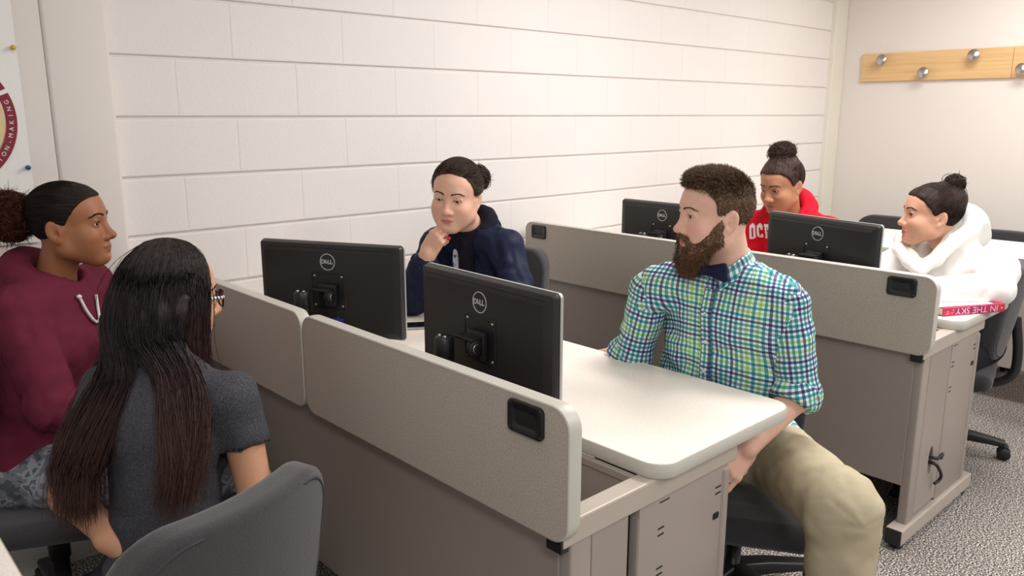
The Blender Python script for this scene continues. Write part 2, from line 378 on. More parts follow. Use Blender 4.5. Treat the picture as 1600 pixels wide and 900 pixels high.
YE = -1.962                   # end plane of the desk frames
def make_desk(X, label, endstyle):
    """X = x of the privacy panel's outer face"""
    e = empty('computer_desk', (X+0.45, -1.0, 0), label, 'desk')
    off = -Vector(e.location)
    B = lambda nm, mb, mat, par=e, **k: mb.build(nm, mat, par, off if par is e else (0, 0, 0), **k)
    # worktop
    x0, x1, y0, y1, zt, zb = X+0.285, X+0.845, -1.985, -0.03, 0.788, 0.754
    m = lambda a, b, d: (a, b, d)
    wt = slab(m, (x0, x1, y0, y1, 0.055), [(-0.0035, zb+0.002), (-0.0035, zt-0.0005), (-0.0035, zt)], e, 'worktop', M['lam_top'], off=off)
    slab(m, (x0, x1, y0, y1, 0.055), [(-0.004, zb), (-0.001, zb+0.0005), (0.0012, zb+0.006), (0.0015, zb+0.017), (0.0005, zt-0.006), (-0.0015, zt-0.001), (-0.0035, zt)], wt, 'edge_trim', M['edge'], caps=(False, False))
    # two flip-up privacy panels
    for k, (ya, yb) in enumerate(((-1.985, -1.0), (-0.996, -0.035))):
        t = 0.034; mp = lambda a, b, d: (X+d, a, b)
        pn = slab(mp, (ya, yb, 0.716, 0.990, 0.045), [(-0.003, 0.0), (-0.003, t)], e, 'privacy_panel', M['lam_panel'], off=off)
        slab(mp, (ya, yb, 0.716, 0.990, 0.045), [(-0.003, -0.0006), (-0.0005, 0.0012), (0.0008, t*.35), (0.0008, t*.65), (-0.0005, t-0.0012), (-0.003, t+0.0006)], pn, 'edge_trim', M['edge'], caps=(False, False))
        yc = ya+0.113 if k == 0 else yb-0.098
        handle(X, yc, 0.944, pn)
    # trough behind the panels: back sheet and floor
    tr = MB(); tr.box((X+0.045, -1.935, 0.52), (X+0.28, -0.06, 0.53)); tr.box((X+0.272, -1.935, 0.52), (X+0.28, -0.06, 0.752)); tr.box((X+0.268, -1.935, 0.735), (X+0.284, -0.06, 0.753), 0.002)
    B('cable_trough', tr, M['steel'])
    # modesty panel
    B('modesty_panel', MB().box((X+0.038, -1.925, 0.222), (X+0.050, -0.06, 0.735), 0.002), M['steel'])
    for s, yo, yi in ((1, YE, YE+0.045), (-1, -0.075, -0.03)):
        # top rail
        rl = MB().box((X+0.012, min(yo, yi), 0.700), (X+0.620, max(yo, yi), 0.7535), 0.004, 2)
        rail = B('top_rail', rl, M['steel_rail'])
        if s == 1:
            MB().box((X+0.008, YE+0.002, 0.690), (X+0.03, YE+0.043, 0.72), 0.002).build('end_cap', M['black_pl'], rail)
        # end leg: front folded sheet, slot, access door, rear sheet
        yy0, yy1 = (YE+0.006, YE+0.040) if s == 1 else (-0.070, -0.036)
        lg = MB()
        g0, g1 = endstyle if s == 1 else (0.275, 0.285)
        lg.box((X+0.040, yy0, 0.075), (X+0.102, yy1, 0.699), 0.006, 3)
        end = B('end_leg', lg, M['steel'], auto=40)
        pl = MB(); ya = yy0+0.002 if s == 1 else yy0
        hx, hz = X+0.218, 0.275
        if s == 1 and endstyle[1]-endstyle[0] < 0.025:
            # cable hole cut in the panel: ring of faces round an ellipse
            a0, a1, b0, b1 = X+0.104, X+g0, 0.10, 0.697; n = 24
            inn = [(hx+0.020*math.cos(2*PI*k/n), hz+0.055*math.sin(2*PI*k/n)) for k in range(n)]
            outp = []
            for k in range(n):
                c, s_ = math.cos(2*PI*k/n), math.sin(2*PI*k/n); tt = 1e9
                for lim, dd, o_ in ((a1, c, hx), (a0, c, hx), (b1, s_, hz), (b0, s_, hz)):
                    if abs(dd) > 1e-6 and (lim-o_)/dd > 0: tt = min(tt, (lim-o_)/dd)
                outp.append((hx+c*tt, hz+s_*tt))
            V = [(a, ya, b) for a, b in outp]+[(a, ya, b) for a, b in inn]+[(a, ya+0.02, b) for a, b in inn]
            F = [(k, (k+1) % n, n+(k+1) % n, n+k) for k in range(n)]+[(n+k, n+(k+1) % n, 2*n+(k+1) % n, 2*n+k) for k in range(n)]
            pl.add(V, F)
            for cx_, cz_ in ((a0, b0), (a1, b0), (a0, b1), (a1, b1)):
                ks = sorted(range(n), key=lambda k: (outp[k][0]-cx_)**2+(outp[k][1]-cz_)**2)[:2]
                pl.add([(cx_, ya, cz_), (outp[ks[0]][0], ya, outp[ks[0]][1]), (outp[ks[1]][0], ya, outp[ks[1]][1])], [(0, 1, 2)])
        else:
            pl.box((X+0.104, ya, 0.10), (X+g0, ya+0.02, 0.697), 0.002)
        pl.build('access_panel', M['steel'], end)
        rr = MB(); rr.box((X+g1, ya, 0.085), (X+0.592, ya+0.022, 0.699), 0.003, 2); rr.box((X+0.570, ya-0.006, 0.085), (X+0.600, ya+0.03, 0.690), 0.011, 4)
        rr.box((X+g1-0.002, ya+0.001, 0.085), (X+g1+0.012, ya+0.03, 0.675), 0.005, 3)
        side = rr.build('side_panel', M['steel'], end, auto=40)
        if s == 1:
            vt = MB()
            for (vx, vz, w, h) in ((0.325, 0.685, 0.035, 0.003), (0.322, 0.622, 0.022, 0.004), (0.322, 0.606, 0.022, 0.004), (0.322, 0.525, 0.022, 0.004), (0.322, 0.509, 0.022, 0.004), (0.545, 0.645, 0.022, 0.004), (0.545, 0.629, 0.022, 0.004)):
                vt.box((X+vx, ya-0.0012, vz), (X+vx+w, ya+0.001, vz+h), 0.0004, 1)
            vt.box((X+0.540, ya-0.0015, 0.566), (X+0.562, ya+0.001, 0.582), 0.003, 2)
            split_loose(vt.build('vent_slot', M['black_soft'], end))
        dk = MB().box((X+0.11, yy0+0.026, 0.08), (X+0.56, yy1, 0.698)).build('inner_sheet', M['black_soft'], end)
        # foot
        ft = MB().box((X-0.018, yy0-0.012, 0.022), (X+0.680, yy1+0.012, 0.080), 0.005, 2)
        foot = B('foot', ft, M['steel_rail'])
        MB().box((X-0.024, yy0-0.010, 0.020), (X-0.014, yy1+0.010, 0.078), 0.003, 2).build('foot_cap', M['black_pl'], foot)
        gl = MB()
        for gx in (X+0.018, X+0.635): gl.lathe([(0.0, 0.0), (0.022, 0.0), (0.022, 0.008), (0.008, 0.012), (0.008, 0.03)], (gx, (yy0+yy1)/2, 0.0), (0, 0, 1), 18)
        split_loose(gl.build('glide', M['black_pl'], foot))
    return e

def handle(X, yc, zc, parent):
    """flush black pull: rounded frame standing proud of the panel, scooped cup, dark slot, screws"""
    w, h = 0.097, 0.066
    mp = lambda a, b, d: (X+d, a, b)
    loops = []
    for o_, d, r in ((0.0, 0.0, 0.012), (0.0, -0.0055, 0.012), (-0.002, -0.007, 0.011), (-0.010, -0.007, 0.010), (-0.014, -0.0045, 0.009), (-0.022, -0.0022, 0.007)):
        loops.append([mp(a, b, d) for a, b in rrect(yc-w/2-o_, yc+w/2+o_, zc-h/2-o_, zc+h/2+o_*0.9, r)])
    hb = MB().loft(loops, (False, True), smooth=True).build('handle', M['black_pl'], parent, auto=35)
    sl = MB(); n = 14; loops = []
    for d in (-0.0035, -0.001):
        L = []
        for k in range(n+1): t = PI+PI*k/n; L.append(mp(yc+0.034*math.cos(t), zc-0.004+0.018*math.sin(t), d))
        for k in range(n+1): t = k/n; L.append(mp(yc+0.034-0.068*t, zc-0.004-0.006*math.sin(PI*t), d))
        loops.append(L)
    sl.loft(loops); sl.build('slot', M['black_soft'], parent)
    sc = MB()
    for sy in (-1, 1):
        for sz in (-1, 1): sc.lathe([(0.0035, -0.0068), (0.003, -0.0080), (0.0, -0.0084)], (X, yc+sy*(w/2-0.007), zc+sz*(h/2-0.007)), (1, 0, 0), 10)
    split_loose(sc.build('screw', M['black_soft'], parent))
    return hb

X1, X2 = -0.100, 1.662
make_desk(X1, 'near computer desk with two tall laminate privacy panels and open cable slot at its end', (0.218, 0.256))
make_desk(X2, 'second computer desk behind the bearded man, cable looped through its end panel', (0.300, 0.312))

def plain_table(name, x0, x1, y0, y1, label, modx):
    e = empty(name, ((x0+x1)/2, (y0+y1)/2, 0), label, 'table'); off = -Vector(e.location)
    m = lambda a, b, d: (a, b, d); zt, zb = 0.788, 0.754
    wt = slab(m, (x0, x1, y0, y1, 0.05), [(-0.0035, zb+0.002), (-0.0035, zt)], e, 'worktop', M['lam_top'], off=off)
    slab(m, (x0, x1, y0, y1, 0.05), [(-0.004, zb), (0.001, zb+0.004), (0.0015, zb+0.017), (0.0, zt-0.005), (-0.0035, zt)], wt, 'edge_trim', M['edge'], caps=(False, False))
    MB().box((modx-0.006, y0+0.08, 0.22), (modx+0.006, y1-0.08, 0.74), 0.002).build('modesty_panel', M['steel'], e, off)
    MB().box((x0+0.05, y0+0.05, 0.69), (x1-0.05, y1-0.05, 0.7535), 0.003).build('under_frame', M['steel'], e, off)
    for yy in (y0+0.06, y1-0.10):
        lg = MB().box(((x0+x1)/2-0.15, yy, 0.06), ((x0+x1)/2+0.15, yy+0.04, 0.70), 0.006).build('end_leg', M['steel'], e, off)
        MB().box((x0+0.02, yy-0.01, 0.0), (x1-0.02, yy+0.05, 0.06), 0.006).build('foot', M['steel_rail'], lg)
    return e
plain_table('training_table', 3.42, 4.18, -2.9, -0.12, 'pale laminate table in the last row along the far wall', 3.50)
plain_table('training_table', -1.62, -0.887, -2.0, -1.20, 'pale table corner cut off at the lower left of the photo', -1.5)

# cables
def cable(name, pts, r, mat, label, n=10):
    o = MB().tube(smooth_path(pts), r, n).build(name, mat); return tag(o, label, 'cable')
def smooth_path(pts, m=8):
    P = [np.array(p, float) for p in pts]; P = [2*P[0]-P[1]]+P+[2*P[-1]-P[-2]]; out = []
    for i in range(1, len(P)-2):
        for k in range(m):
            t = k/m; a, b, c, d = P[i-1:i+3]
            out.append(0.5*((2*b)+(-a+c)*t+(2*a-5*b+4*c-d)*t*t+(-a+3*b-3*c+d)*t**3))
    out.append(P[-2]); return out
cable('power_cable', [(1.88, YE+0.02, 0.29), (1.885, YE-0.012, 0.285), (1.92, YE-0.016, 0.29), (1.94, YE-0.012, 0.285), (1.955, YE-0.004, 0.262)], 0.006, M['cable_black'], 'upper black cable poking out of the hole in the second desk end panel')
cable('power_cable', [(1.88, YE+0.02, 0.265), (1.884, YE-0.010, 0.262), (1.905, YE-0.02, 0.235), (1.928, YE-0.02, 0.205), (1.926, YE-0.014, 0.185), (1.905, YE-0.008, 0.178)], 0.006, M['cable_black'], 'lower black cable hanging from the hole in the second desk end panel')
o = MB()
for k in range(4):
    o.tube(smooth_path([(X1+0.10+0.008*k, -1.50, 0.56+0.01*k), (X1+0.11+0.012*k, -1.75, 0.60+0.012*k), (X1+0.13+0.010*k, -1.86, 0.665), (X1+0.155+0.008*k, -1.90, 0.60), (X1+0.15+0.008*k, -1.92, 0.54)]), 0.005, 8)
tag(o.build('cable_bundle', M['cable_grey']), 'grey cable bundle lying in the open trough of the near desk', 'cable')

# computer towers standing by the end legs
def tower(x, label):
    """slim case hung under the worktop beside the end leg"""
    e = empty('computer_tower', (x, -1.815, 0), label, 'computer')
    MB().box((-0.19, -0.085, 0.150), (0.17, 0.085, 0.575), 0.006).build('case', M['black_pl'], e)
    fp = MB().box((0.166, -0.088, 0.146), (0.192, 0.088, 0.580), 0.010, 3).build('front_panel', M['black_soft'], e)
    MB().box((0.191, -0.06, 0.49), (0.194, 0.06, 0.53), 0.001).build('drive_bay', M['black_pl'], fp)
    MB().box((-0.185, -0.094, 0.577), (0.185, 0.094, 0.586), 0.003).box((-0.15, -0.06, 0.586), (0.05, 0.06, 0.7525), 0.003).build('mount_bracket', M['silver'], e)
tower(X1+0.485, 'black computer tower under the near desk by the bearded man')
tower(X2+0.485, 'black computer tower under the second desk end')

# ================================================================ monitors
def make_monitor():
    """local frame: +x towards the screen's back (viewer side is -x), y across, z up; origin on desk under the post"""
    Wd, H, zt = 0.506, 0.300, 0.335
    e = empty('monitor', (0, 0, 0)); mp = lambda a, b, d: (d, a, b)
    bk = slab(mp, (-Wd/2, Wd/2, zt-H, zt, 0.012), [(-0.002, 0.014), (-0.0015, 0.006), (-0.006, -0.004), (-0.020, -0.010), (-0.030, -0.0115)], e, 'back_cover', M['mon'])
    slab(mp, (-Wd/2, Wd/2, zt-H, zt, 0.012), [(-0.001, 0.013), (0.0005, 0.0135), (0.0008, 0.017), (0.0, 0.0215), (-0.012, 0.0222)], e, 'bezel', M['silver'], caps=(False, False))
    slab(mp, (-Wd/2+.012, Wd/2-.012, zt-H+.012, zt-.012, 0.003), [(0, 0.0205), (0, 0.0218)], e, 'screen', M['screen'])
    MB().box((-0.0098, -Wd/2+.028, zt-0.0215), (-0.0068, Wd/2-.028, zt-0.0165), 0.001).build('vent_groove', M['mon_groove'], bk)
    # logo ring and letters
    lg = MB(); n = 40; y0, z0, R1, R2, x = 0.0, zt-0.060, 0.0265, 0.0242, -0.0125
    V = []
    for r in (R1, R2):
        for k in range(n): V.append((x, y0+r*math.cos(2*PI*k/n), z0+r*math.sin(2*PI*k/n)))
    for r in (R1, R2):
        for k in range(n): V.append((x+0.002, y0+r*math.cos(2*PI*k/n), z0+r*math.sin(2*PI*k/n)))
    F = []
    for k in range(n):
        j = (k+1) % n; F += [(k, j, n+j, n+k), (k, 2*n+k, 2*n+j, j), (n+k, n+j, 3*n+j, 3*n+k)]
    lg.add(V, F); lg.build('logo_ring', M['logo'], bk)
    lt = MB()
    # viewer sees the back from -x: writing runs towards -y
    add_text(lt, 'D', 0.0185, (x-0.0004, y0+0.0150, z0), (0, -1, 0), (0, 0, 1), 0, True, 0.0003, offset=0.0006)
    ex = (x-0.0004, y0+0.0048, z0+0.0006); c45 = math.cos(math.radians(32)); s45 = math.sin(math.radians(32))
    add_text(lt, 'E', 0.0165, ex, (0, -c45, s45), (0, s45, c45), 0, True, 0.0003, offset=0.0006)
    add_text(lt, 'L', 0.0185, (x-0.0004, y0-0.0055, z0), (0, -1, 0), (0, 0, 1), 0, True, 0.0003, offset=0.0006)
    add_text(lt, 'L', 0.0185, (x-0.0004, y0-0.0148, z0), (0, -1, 0), (0, 0, 1), 0, True, 0.0003, offset=0.0006)
    lt.build('logo_lettering', M['logo'], bk)
    # VESA plate: recessed frame + plate + four screws
    pt = slab(mp, (-0.060, 0.060, zt-0.212, zt-0.094, 0.004), [(0, -0.0125), (-0.001, -0.014), (-0.0035, -0.014), (-0.0045, -0.0118)], e, 'mount_plate', M['black_pl'], caps=(False, True))
    sc = MB()
    for a in (-1, 1):
        for b in (-1, 1): sc.lathe([(0.0042, -0.0118), (0.004, -0.0142), (0.0, -0.0146)], (0, a*0.048, zt-0.153+b*0.047), (1, 0, 0), 12)
    split_loose(sc.build('screw', M['chrome'], pt))
    # arm: tilt bracket, round swivel, post with two bright screws, base clamp
    br = MB(); br.box((-0.030, -0.034, zt-0.200), (-0.0135, 0.030, zt-0.128), 0.004, 2)
    br.box((-0.062, -0.030, zt-0.146), (-0.018, 0.040, zt-0.137), 0.003, 2); br.box((-0.062, -0.024, zt-0.185), (-0.018, -0.014, zt-0.140), 0.004, 2)
    hd = br.build('tilt_bracket', M['black_pl'], e, auto=40)
    MB().lathe([(0.0, -0.006), (0.019, -0.006), (0.021, -0.003), (0.021, 0.012), (0.0, 0.012)], (-0.046, -0.026, zt-0.163), (0, 1, 0), 26).build('swivel_disc', M['black_soft'], hd)
    MB().lathe([(0.010, -0.0075), (0.012, -0.0075), (0.0125, -0.006), (0.010, -0.006)], (-0.046, -0.026, zt-0.163), (0, 1, 0), 26).build('disc_ring', M['chrome'], hd)
    px, py = -0.078, 0.056
    ps = MB().lathe([(0.0, zt-0.143), (0.020, zt-0.143), (0.024, zt-0.148), (0.024, zt-0.196), (0.0225, zt-0.1975), (0.024, zt-0.199), (0.024, zt-0.252), (0.026, zt-0.256), (0.026, zt-0.266), (0.019, zt-0.268), (0.019, -0.245), (0.0, -0.245)], (px, py, 0), (0, 0, 1), 28).build('arm_post', M['black_pl'], e)
    cap = MB()
    for dy in (-0.010, 0.012): cap.lathe([(0.0052, zt-0.144), (0.0048, zt-0.1405), (0.0, zt-0.1395)], (px-0.004, py+dy, 0), (0, 0, 1), 12)
    split_loose(cap.build('bolt', M['chrome'], ps))
    MB().box((px-0.020, py-0.05, -0.2575), (px+0.045, py+0.05, -0.243), 0.004).build('arm_base', M['black_pl'], e)
    cl = MB().tube(smooth_path([(-0.012, -0.03, zt-0.235), (-0.03, -0.035, zt-0.27), (-0.035, -0.02, -0.02), (-0.05, 0.0, -0.2)]), 0.005, 8); cl.build('cable', M['cable_black'], e)
    MB().box((-0.026, -0.05, zt-0.262), (-0.010, -0.018, zt-0.238), 0.002).build('video_plug', nmat('plug_blue', srgb(40, 52, 130), 0.5), e)
    return e
ZT = 0.788
mon = make_monitor()
MONS = [((0.164, -0.703), 1.119, -28.9, 'black monitor nearest the block wall on the near desk, angled towards the photographer'),
        ((0.128, -1.484), 1.130, 2.0, 'black monitor in the middle of the near desk in front of the bearded man'),
        ((1.978, -0.646), 1.106, 0.0, 'black monitor on the second desk in front of the person in red'),
        ((1.739, -1.537), 1.139, 12.5, 'black monitor on the second desk beside the person in the white hoodie')]
MONS[3] = ((1.803, -1.500), 1.130, 12.5, MONS[3][3])
for i, ((x, y), ztop, yaw, lab) in enumerate(MONS):
    m_ = mon if i == 0 else copy_tree(mon)
    for ch in m_.children:
        if ch.name.split('.')[0] not in ('arm_base', 'arm_post'): ch.location.z = ztop-ZT-0.335
        elif ch.name.startswith('arm_post'): ch.location.z = ztop-ZT-0.335
    m_.location = (x+0.0, y, ZT+0.0005); m_.rotation_euler = (0, 0, -math.radians(yaw)); tag(m_, lab, 'monitor', 'desktop monitors seen from behind')
# (arms sit at the height that puts each screen where it stands)
# ================================================================ sculpting toolkit: one continuous surface from blended volumes
def _axis(lo, hi, h, fine):
    out = [lo]; x = lo
    while x < hi:
        st = h
        for a, b, hf in fine:
            if a-1e-9 <= x < b: st = min(st, hf)
            elif x < a < x+st: st = min(st, max(a-x, hf))
        x += st; out.append(x)
    return np.array(out, np.float64)

class SDF:
    def __init__(s, lo, hi, h, fine=()):
        """fine: (lo3, hi3, h) boxes sampled more densely"""
        s.ax = [_axis(lo[i], hi[i], h, [(a[i], b[i], hh) for a, b, hh in fine]) for i in range(3)]
        s.D = np.full([len(a) for a in s.ax], 0.5, np.float32); s.h = h
    def _region(s, lo, hi, pad):
        sl = []
        for i in range(3):
            a = np.searchsorted(s.ax[i], lo[i]-pad); b = np.searchsorted(s.ax[i], hi[i]+pad)
            if b <= a: return None
            sl.append(slice(a, b))
        return tuple(sl)
    def _eval(s, prim, k, pad):
        fn, lo, hi = prim; sl = s._region(lo, hi, pad)
        if sl is None: return None, None
        X = s.ax[0][sl[0]][:, None, None]; Y = s.ax[1][sl[1]][None, :, None]; Z = s.ax[2][sl[2]][None, None, :]
        return sl, fn(X, Y, Z).astype(np.float32)
    def add(s, prim, k=0.02):
        sl, d = s._eval(prim, k, max(2.2*k+3*s.h, 0.05))
        if sl is None: return s
        a = s.D[sl]; m = np.minimum(a, d)
        if k > 0: hh = np.maximum(k-np.abs(a-d), 0)/k; m = m-hh*hh*k*0.25
        s.D[sl] = m; return s
    def sub(s, prim, k=0.005):
        sl, d = s._eval(prim, k, max(2.2*k+3*s.h, 0.05))
        if sl is None: return s
        a = s.D[sl]; d = -d; m = np.maximum(a, d)
        if k > 0: hh = np.maximum(k-np.abs(a-d), 0)/k; m = m+hh*hh*k*0.25
        s.D[sl] = m; return s
    def clip(s, n, p, k=0.0):
        """keep the side where (x-p).n < 0"""
        n = np.array(n, float); n /= np.linalg.norm(n); p = np.array(p, float)
        d = ((s.ax[0]-p[0])*n[0])[:, None, None]+((s.ax[1]-p[1])*n[1])[None, :, None]+((s.ax[2]-p[2])*n[2])[None, None, :]
        d = d.astype(np.float32)
        if k > 0:
            hh = np.maximum(k-np.abs(s.D-d), 0)/k; s.D = np.maximum(s.D, d)+hh*hh*k*0.25
        else: s.D = np.maximum(s.D, d)
        return s
    def mesh(s):
        D = s.D; nx, ny, nz = D.shape; S_ = D < 0
        c = S_[:-1, :-1, :-1].astype(np.int8)
        for i, j, k in ((1, 0, 0), (0, 1, 0), (0, 0, 1), (1, 1, 0), (1, 0, 1), (0, 1, 1), (1, 1, 1)):
            c = c+S_[i:nx-1+i, j:ny-1+j, k:nz-1+k]
        cells = np.argwhere((c > 0) & (c < 8)); del c
        idx = np.full((nx-1, ny-1, nz-1), -1, np.int32); idx[tuple(cells.T)] = np.arange(len(cells))
        acc = np.zeros((len(cells), 3)); cnt = np.zeros(len(cells))
        I, J, K = cells.T
        corner = {(a, b, e): D[I+a, J+b, K+e] for a in (0, 1) for b in (0, 1) for e in (0, 1)}
        for a in range(3):
            for b in (0, 1):
                for e in (0, 1):
                    c0 = [0, 0, 0]; o1, o2 = [q for q in range(3) if q != a]; c0[o1] = b; c0[o2] = e
                    c1 = list(c0); c1[a] = 1
                    d0, d1 = corner[tuple(c0)], corner[tuple(c1)]; m = (d0 < 0) != (d1 < 0)
                    t = np.where(m, d0/np.where(m, d0-d1, 1), 0)
                    P = np.zeros((len(cells), 3)); P[:, o1] = b; P[:, o2] = e; P[:, a] = t
                    acc[m] += P[m]; cnt[m] += 1
        fr = acc/cnt[:, None]; V = np.empty_like(fr)
        for a in range(3):
            A = s.ax[a]; V[:, a] = A[cells[:, a]]+fr[:, a]*(A[cells[:, a]+1]-A[cells[:, a]])
        F = []
        for a in range(3):
            o1, o2 = (a+1) % 3, (a+2) % 3
            s0 = [slice(1, -1)]*3; s0[a] = slice(0, -1); s1 = list(s0); s1[a] = slice(1, None)
            A0, A1 = S_[tuple(s0)], S_[tuple(s1)]; e = np.argwhere(A0 != A1)
            if not len(e): continue
            flip = A0[tuple(e.T)]
            g = e.copy(); g[:, o1] += 1; g[:, o2] += 1
            def cell(d1, d2):
                q = g.copy(); q[:, o1] -= d1; q[:, o2] -= d2; return idx[q[:, 0], q[:, 1], q[:, 2]]
            q = np.stack([cell(1, 1), cell(0, 1), cell(0, 0), cell(1, 0)], 1)
            q[~flip] = q[~flip][:, ::-1]; F.append(q)
        F = np.concatenate(F); F = F[(F >= 0).all(1)]
        return V, F

def vnormals(V, F):
    a = V[F[:, 2]]-V[F[:, 0]]; b = V[F[:, 3]]-V[F[:, 1]]; n = np.cross(a, b); N = np.zeros_like(V)
    for k in range(4): np.add.at(N, F[:, k], n)
    return N/(np.linalg.norm(N, axis=1, keepdims=True)+1e-12)

def relax(V, F, it=1, lam=0.5):
    for _ in range(it):
        A = np.zeros_like(V); c = np.zeros(len(V))
        for k in range(4):
            i, j = F[:, k], F[:, (k+1) % 4]
            np.add.at(A, i, V[j]); np.add.at(c, i, 1); np.add.at(A, j, V[i]); np.add.at(c, j, 1)
        V = V*(1-lam)+lam*A/np.maximum(c, 1)[:, None]
    return V

def _hash(i, j, k, seed):
    n = (i*73856093 ^ j*19349663 ^ k*83492791 ^ (seed*2654435761)).astype(np.uint64) & np.uint64(0xffffffff)
    n = (n ^ (n >> np.uint64(13)))*np.uint64(1274126177) & np.uint64(0xffffffff); n = n ^ (n >> np.uint64(16))
    return (n & np.uint64(0xffff)).astype(np.float64)/32767.5-1
def vnoise(P, seed=0):
    P = np.asarray(P, float); b = np.floor(P).astype(np.int64); f = P-b; f = f*f*f*(f*(f*6-15)+10); r = 0
    for a in (0, 1):
        for c in (0, 1):
            for e in (0, 1):
                w = (f[:, 0] if a else 1-f[:, 0])*(f[:, 1] if c else 1-f[:, 1])*(f[:, 2] if e else 1-f[:, 2])
                r = r+w*_hash(b[:, 0]+a, b[:, 1]+c, b[:, 2]+e, seed)
    return r
def fbm(P, seed=0, oct=3):
    r = 0; a = 1.0
    for o in range(oct): r = r+a*vnoise(P*(2**o), seed+o*17); a *= .5
    return r

def A3(*p): return np.array(p, float)
def unit(v): v = np.array(v, float); return v/np.linalg.norm(v)

# primitives ------------------------------------------------------------
def cap(a, b, ra, rb=None):
    a = np.array(a, float); b = np.array(b, float); rb = ra if rb is None else rb; ab = b-a; L2 = float(ab@ab)+1e-12; rm = max(ra, rb)
    def fn(X, Y, Z):
        px, py, pz = X-a[0], Y-a[1], Z-a[2]
        t = np.clip((px*ab[0]+py*ab[1]+pz*ab[2])/L2, 0, 1)
        return np.sqrt((px-t*ab[0])**2+(py-t*ab[1])**2+(pz-t*ab[2])**2)-(ra+(rb-ra)*t)
    return fn, np.minimum(a, b)-rm, np.maximum(a, b)+rm
def ell(c, r, R=None):
    c = np.array(c, float); r = np.array(r, float); R = np.eye(3) if R is None else np.asarray(R)
    def fn(X, Y, Z):
        px, py, pz = X-c[0], Y-c[1], Z-c[2]; k0 = 0; k1 = 0
        for i in range(3):
            q = px*R[0, i]+py*R[1, i]+pz*R[2, i]; k0 = k0+(q/r[i])**2; k1 = k1+(q/r[i]**2)**2
        k0 = np.sqrt(k0); k1 = np.sqrt(k1)+1e-9
        return k0*(k0-1)/k1
    e = np.sqrt(((R*r)**2).sum(1)); return fn, c-e, c+e
def rbox(c, half, rad, R=None):
    c = np.array(c, float); half = np.array(half, float); R = np.eye(3) if R is None else np.asarray(R)
    def fn(X, Y, Z):
        px, py, pz = X-c[0], Y-c[1], Z-c[2]; o2 = 0; mx = -1e9
        for i in range(3):
            q = np.abs(px*R[0, i]+py*R[1, i]+pz*R[2, i])-(half[i]-rad); o2 = o2+np.maximum(q, 0)**2; mx = np.maximum(mx, q)
        return np.sqrt(o2)+np.minimum(mx, 0)-rad
    e = np.abs(R)@half; return fn, c-e, c+e

class Frame:
    """local frame: x forward, y left, z up"""
    def __init__(s, o, fwd, pitch=0.0, roll=0.0, sc=1.0):
        f = A3(fwd[0], fwd[1], 0); f = unit(f); p = math.radians(pitch)
        l = A3(-f[1], f[0], 0); up = A3(0, 0, 1)
        f2 = f*math.cos(p)+up*math.sin(p); u2 = np.cross(f2, l)
        rr = math.radians(roll); l2 = l*math.cos(rr)+u2*math.sin(rr); u3 = np.cross(f2, l2)
        s.R = np.stack([f2, l2, u3], 1); s.o = np.array(o, float); s.s = sc
    def p(s, x, y, z): return s.o+s.R@(A3(x, y, z)*s.s)
    def d(s, x, y, z): return s.R@A3(x, y, z)
    def cap(s, a, b, ra, rb=None): return cap(s.p(*a), s.p(*b), ra*s.s, None if rb is None else rb*s.s)
    def ell(s, c, r, rot=None):
        R = s.R if rot is None else s.R@rot
        return ell(s.p(*c), A3(*r)*s.s, R)
    def loc(s, V): return ((V-s.o)@s.R)/s.s
def roty(a): a = math.radians(a); return np.array([[math.cos(a), 0, math.sin(a)], [0, 1, 0], [-math.sin(a), 0, math.cos(a)]])
def rotx(a): a = math.radians(a); return np.array([[1, 0, 0], [0, math.cos(a), -math.sin(a)], [0, math.sin(a), math.cos(a)]])
def rotz(a): a = math.radians(a); return np.array([[math.cos(a), -math.sin(a), 0], [math.sin(a), math.cos(a), 0], [0, 0, 1]])

def np_mesh(name, V, F, mats, parent=None, base=(0, 0, 0), attrs=None, mi=None, smooth=True):
    V = np.asarray(V, float)-np.asarray(base, float); F = np.asarray(F)
    me = bpy.data.meshes.new(name); n, m = len(V), len(F); k = F.shape[1]
    me.vertices.add(n); me.vertices.foreach_set('co', V.astype(np.float32).ravel())
    me.loops.add(m*k); me.loops.foreach_set('vertex_index', F.astype(np.int32).ravel())
    me.polygons.add(m); me.polygons.foreach_set('loop_start', np.arange(0, m*k, k, dtype=np.int32))
    try: me.polygons.foreach_set('loop_total', np.full(m, k, np.int32))
    except Exception: pass
    for mm in (mats if isinstance(mats, (list, tuple)) else [mats]): me.materials.append(mm)
    if mi is not None: me.polygons.foreach_set('material_index', np.asarray(mi, np.int32))
    me.polygons.foreach_set('use_smooth', np.full(m, smooth))
    for an, val in (attrs or {}).items():
        val = np.asarray(val, np.float32)
        if val.ndim == 2 and val.shape[1] == 3:
            if an == 'tint':
                at = me.attributes.new(an, 'FLOAT_COLOR', 'POINT'); at.data.foreach_set('color', np.concatenate([val, np.ones((n, 1), np.float32)], 1).ravel())
            else:
                at = me.attributes.new(an, 'FLOAT_VECTOR', 'POINT'); at.data.foreach_set('vector', val.ravel())
        else:
            at = me.attributes.new(an, 'FLOAT', 'POINT'); at.data.foreach_set('value', val)
    me.update(calc_edges=True); me.validate()
    o = bpy.data.objects.new(name, me); COL.objects.link(o)
    if parent is not None: o.parent = parent
    return o

